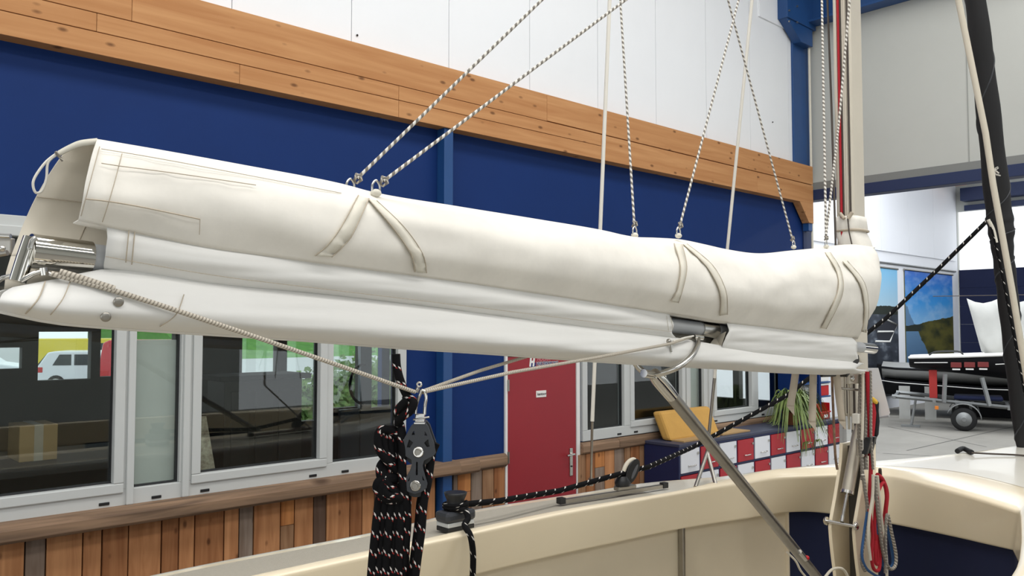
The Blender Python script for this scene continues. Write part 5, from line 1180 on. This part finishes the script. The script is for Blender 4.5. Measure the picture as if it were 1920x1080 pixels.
for b, s in ((0, 1), (1.75, -1)):
    whl = MB().lathe(T(0, b+.1*s, .27), tnn*s, [(0, .18), (.01, .25), (.03, .27), (.15, .27), (.18, .25), (.19, .17)], 28).build('wheel', 'tyre', tr); MB().lathe(T(0, b-.085*s, .27), tnn*s, [(0, .165), (.01, .16), (.012, .07), (.03, .05)], 20).build('rim', 'galvanised', whl)
    fd = [(math.cos(t)*.34, math.sin(t)*.34+.27) for t in [PI*(.0+.88*k/12) for k in range(13)]]
    MB().grid([[T(x, b-.13*s, z) for x, z in fd], [T(x, b+.14*s, z) for x, z in fd]]).build('mudguard', 'galvanised', tr, 0, .02)
for a0, a1, z0, z1 in ((-.40, -.36, .62, 1.28), (.52, .38, .58, 1.22), (1.0, 1.0, .45, 1.14)):
    MB().tube([T(a0, .1, z0), T(a1, .1, z1)], .05, 4, smooth=False).build('post', 'galvanised', tr)
for a, z in ((-.55, .5), (1.02, .38)): MB().obox(T(a, .02, z), tdir*.04, tnn*.03, V(0, 0, .04)).build('light_cluster', 'orange', tr, .01)
MB().tube([T(-1.1, .3, .05), T(-1.0, .3, .64)], .03, 8).build('prop_stand', 'galvanised', tr); MB().obox(T(-1.12, .3, .02), tdir*.2, tnn*.12, V(0, 0, .02)).build('prop_foot', 'galvanised', tr)
for a, wd, z0, z1, lab in ((-.62, .085, .70, 1.36, 'red upright support under the stern of the black boat'), (1.2, .2, .60, 1.2, 'wide red upright support under the bow of the black boat')):
    tag(MB().obox(T(a, .32, (z0+z1)/2), tdir*wd, tnn*.05, V(0, 0, (z1-z0)/2)).build('support_board', 'support_red', None, .01), lab, 'support')
tag(MB().obox(T(.3, .7, .72), tdir*.5, tnn*.35, V(0, 0, .05)).build('folded_tarpaulin', 'navy_cloth', None, .04), 'folded navy tarpaulin lying on the boat trailer', 'tarpaulin')
# black boat on the trailer
bb = thing('black_boat', 'low black racing boat with white gunwale on the trailer', 'boat', T(0, .85, 1.4))
def hull(par, m, stations, b0, nm='hull'):
    rows_ = []
    for a, hw, zt, zb in stations:
        sec = [(-hw, zt), (-hw*1.0, zt-.25*(zt-zb)), (-hw*.85, zt-.65*(zt-zb)), (-hw*.4, zb), (hw*.4, zb), (hw*.85, zt-.65*(zt-zb)), (hw, zt-.25*(zt-zb)), (hw, zt)]
        rows_.append([T(a, b0+y, z) for y, z in sec])
    q = MB().grid(rows_); q.add(rows_[0], [tuple(range(8))]); q.add(rows_[-1], [tuple(range(8))]); return q.build(nm, m, par)
stn = [(-1.12, .72, 1.63, 1.40), (-.9, .85, 1.64, 1.36), (0, .92, 1.68, 1.28), (.9, .92, 1.73, 1.18), (2.4, .75, 1.8, 1.15), (4.2, .25, 1.9, 1.4)]
hull(bb, 'hull_black', stn, .9)
for s in (-1, 1): MB().tube([T(a, .9+s*(hw+.015), zt+.015) for a, hw, zt, zb in stn], .028, 8).build('gunwale', 'sail_white', bb)
MB().grid([[T(a, .9-hw, zt+.02) for a, hw, zt, zb in stn], [T(a, .9, zt+.06) for a, hw, zt, zb in stn], [T(a, .9+hw, zt+.02) for a, hw, zt, zb in stn]]).build('deck', 'sail_white', bb)
for a0, a1 in ((-1.0, -.3), (.65, 1.6)): MB().tube([T(a0, .9-.83 if a0 < 0 else .9-.945, 1.53), T(a1, .9-.93 if a0 < 0 else .9-.86, 1.55 if a0 < 0 else 1.6)], .011, 6).build('hull_stripe', 'sail_white', bb)
for k in range(3): MB().obox(T(-.13+k*.27, -.035, 1.50+k*.01), tdir*.11, tnn*.012, V(0, 0, .06)).build('hull_marking', 'marking_red', bb, .02); MB().obox(T(-.13+k*.27, -.04, 1.40+k*.01), tdir*.08, tnn*.012, V(0, 0, .016)).build('hull_marking', 'sail_white', bb)
MB().tube(cr([T(-.7, .5, 1.7), T(-.55, .5, 1.78), T(-.1, .5, 1.8), T(.02, .5, 1.72)], 5), .02, 6).build('hiking_rail', 'black_plastic', bb)
q = []
for k in range(9):
    f = k/8; a0 = .12+f*1.35; w_ = .05*math.sin(k*1.9)
    q.append([T(a0+.2*(1-v)*0+.28*v*(1-f), .75+w_*v, 3.05-.12*abs(math.sin(k*.8))-(1.25-.12*f)*v) for v in (0, .33, .66, 1)])
tag(MB().grid(q).build('hung_sailcloth', 'cover_grey', None, 0, .02), 'pale grey sailcloth draped above the black boat', 'sailcloth')
tag(MB().tube([T(-.6, 1.0, 3.12), T(2.6, 1.0, 3.12)], .009, 6).build('sail_line', 'groove_dark'), 'dark line carrying the grey sailcloth', 'rope')
# second boat behind, pale topsides over a black bottom
wb = thing('keel_boat', 'grey and black keel boat standing behind the black one', 'boat', T(0, 3.6, 0))
st2_ = [(-1.95, .55, 1.30, .98), (-1.6, .8, 1.28, .95), (.5, 1.1, 1.25, .86), (2, 1.1, 1.25, .86), (4.5, .6, 1.36, .95)]
st3_ = [(-1.9, .5, .98, .55), (-1.55, .75, .95, .48), (.5, 1.05, .86, .32), (2, 1.05, .86, .32), (4.5, .55, .95, .5)]
mat('topside_grey', (150, 150, 148), .5); hull(wb, 'topside_grey', st2_, 3.6, 'topsides'); hull(wb, 'hull_black', st3_, 3.6, 'bottom')
MB().tube([T(a, 3.6-hw-.01, zt-.02) for a, hw, zt, zb in st2_], .028, 6).build('gunwale', 'hull_black', wb); MB().tube([T(a, 3.6-hw-.01, zb-.06) for a, hw, zt, zb in st2_], .012, 6).build('waterline', 'sail_white', wb)
MB().grid([[T(a, 3.6-hw, zt+.01) for a, hw, zt, zb in st2_], [T(a, 3.6, zt+.12) for a, hw, zt, zb in st2_], [T(a, 3.6+hw, zt+.01) for a, hw, zt, zb in st2_]]).build('deck', 'topside_grey', wb)
MB().obox(T(.6, 3.6, .2), tdir*.6, tnn*.06, V(0, 0, .2)).build('keel', 'hull_black', wb, .02); MB().obox(T(-2.05, 3.6, .9), tdir*.06, tnn*.05, V(0, 0, .45)).build('rudder', 'hull_black', wb, .02)
for a, lab in ((-1.35, 'pale board propped under the keel boat, left of two'), (-.75, 'pale board propped under the keel boat, beside the red support')): tag(MB().obox(T(a, 2.2, .42), tdir*.13, tnn*.02, V(0, 0, .42)).build('propped_board', 'cover_grey'), lab, 'board')
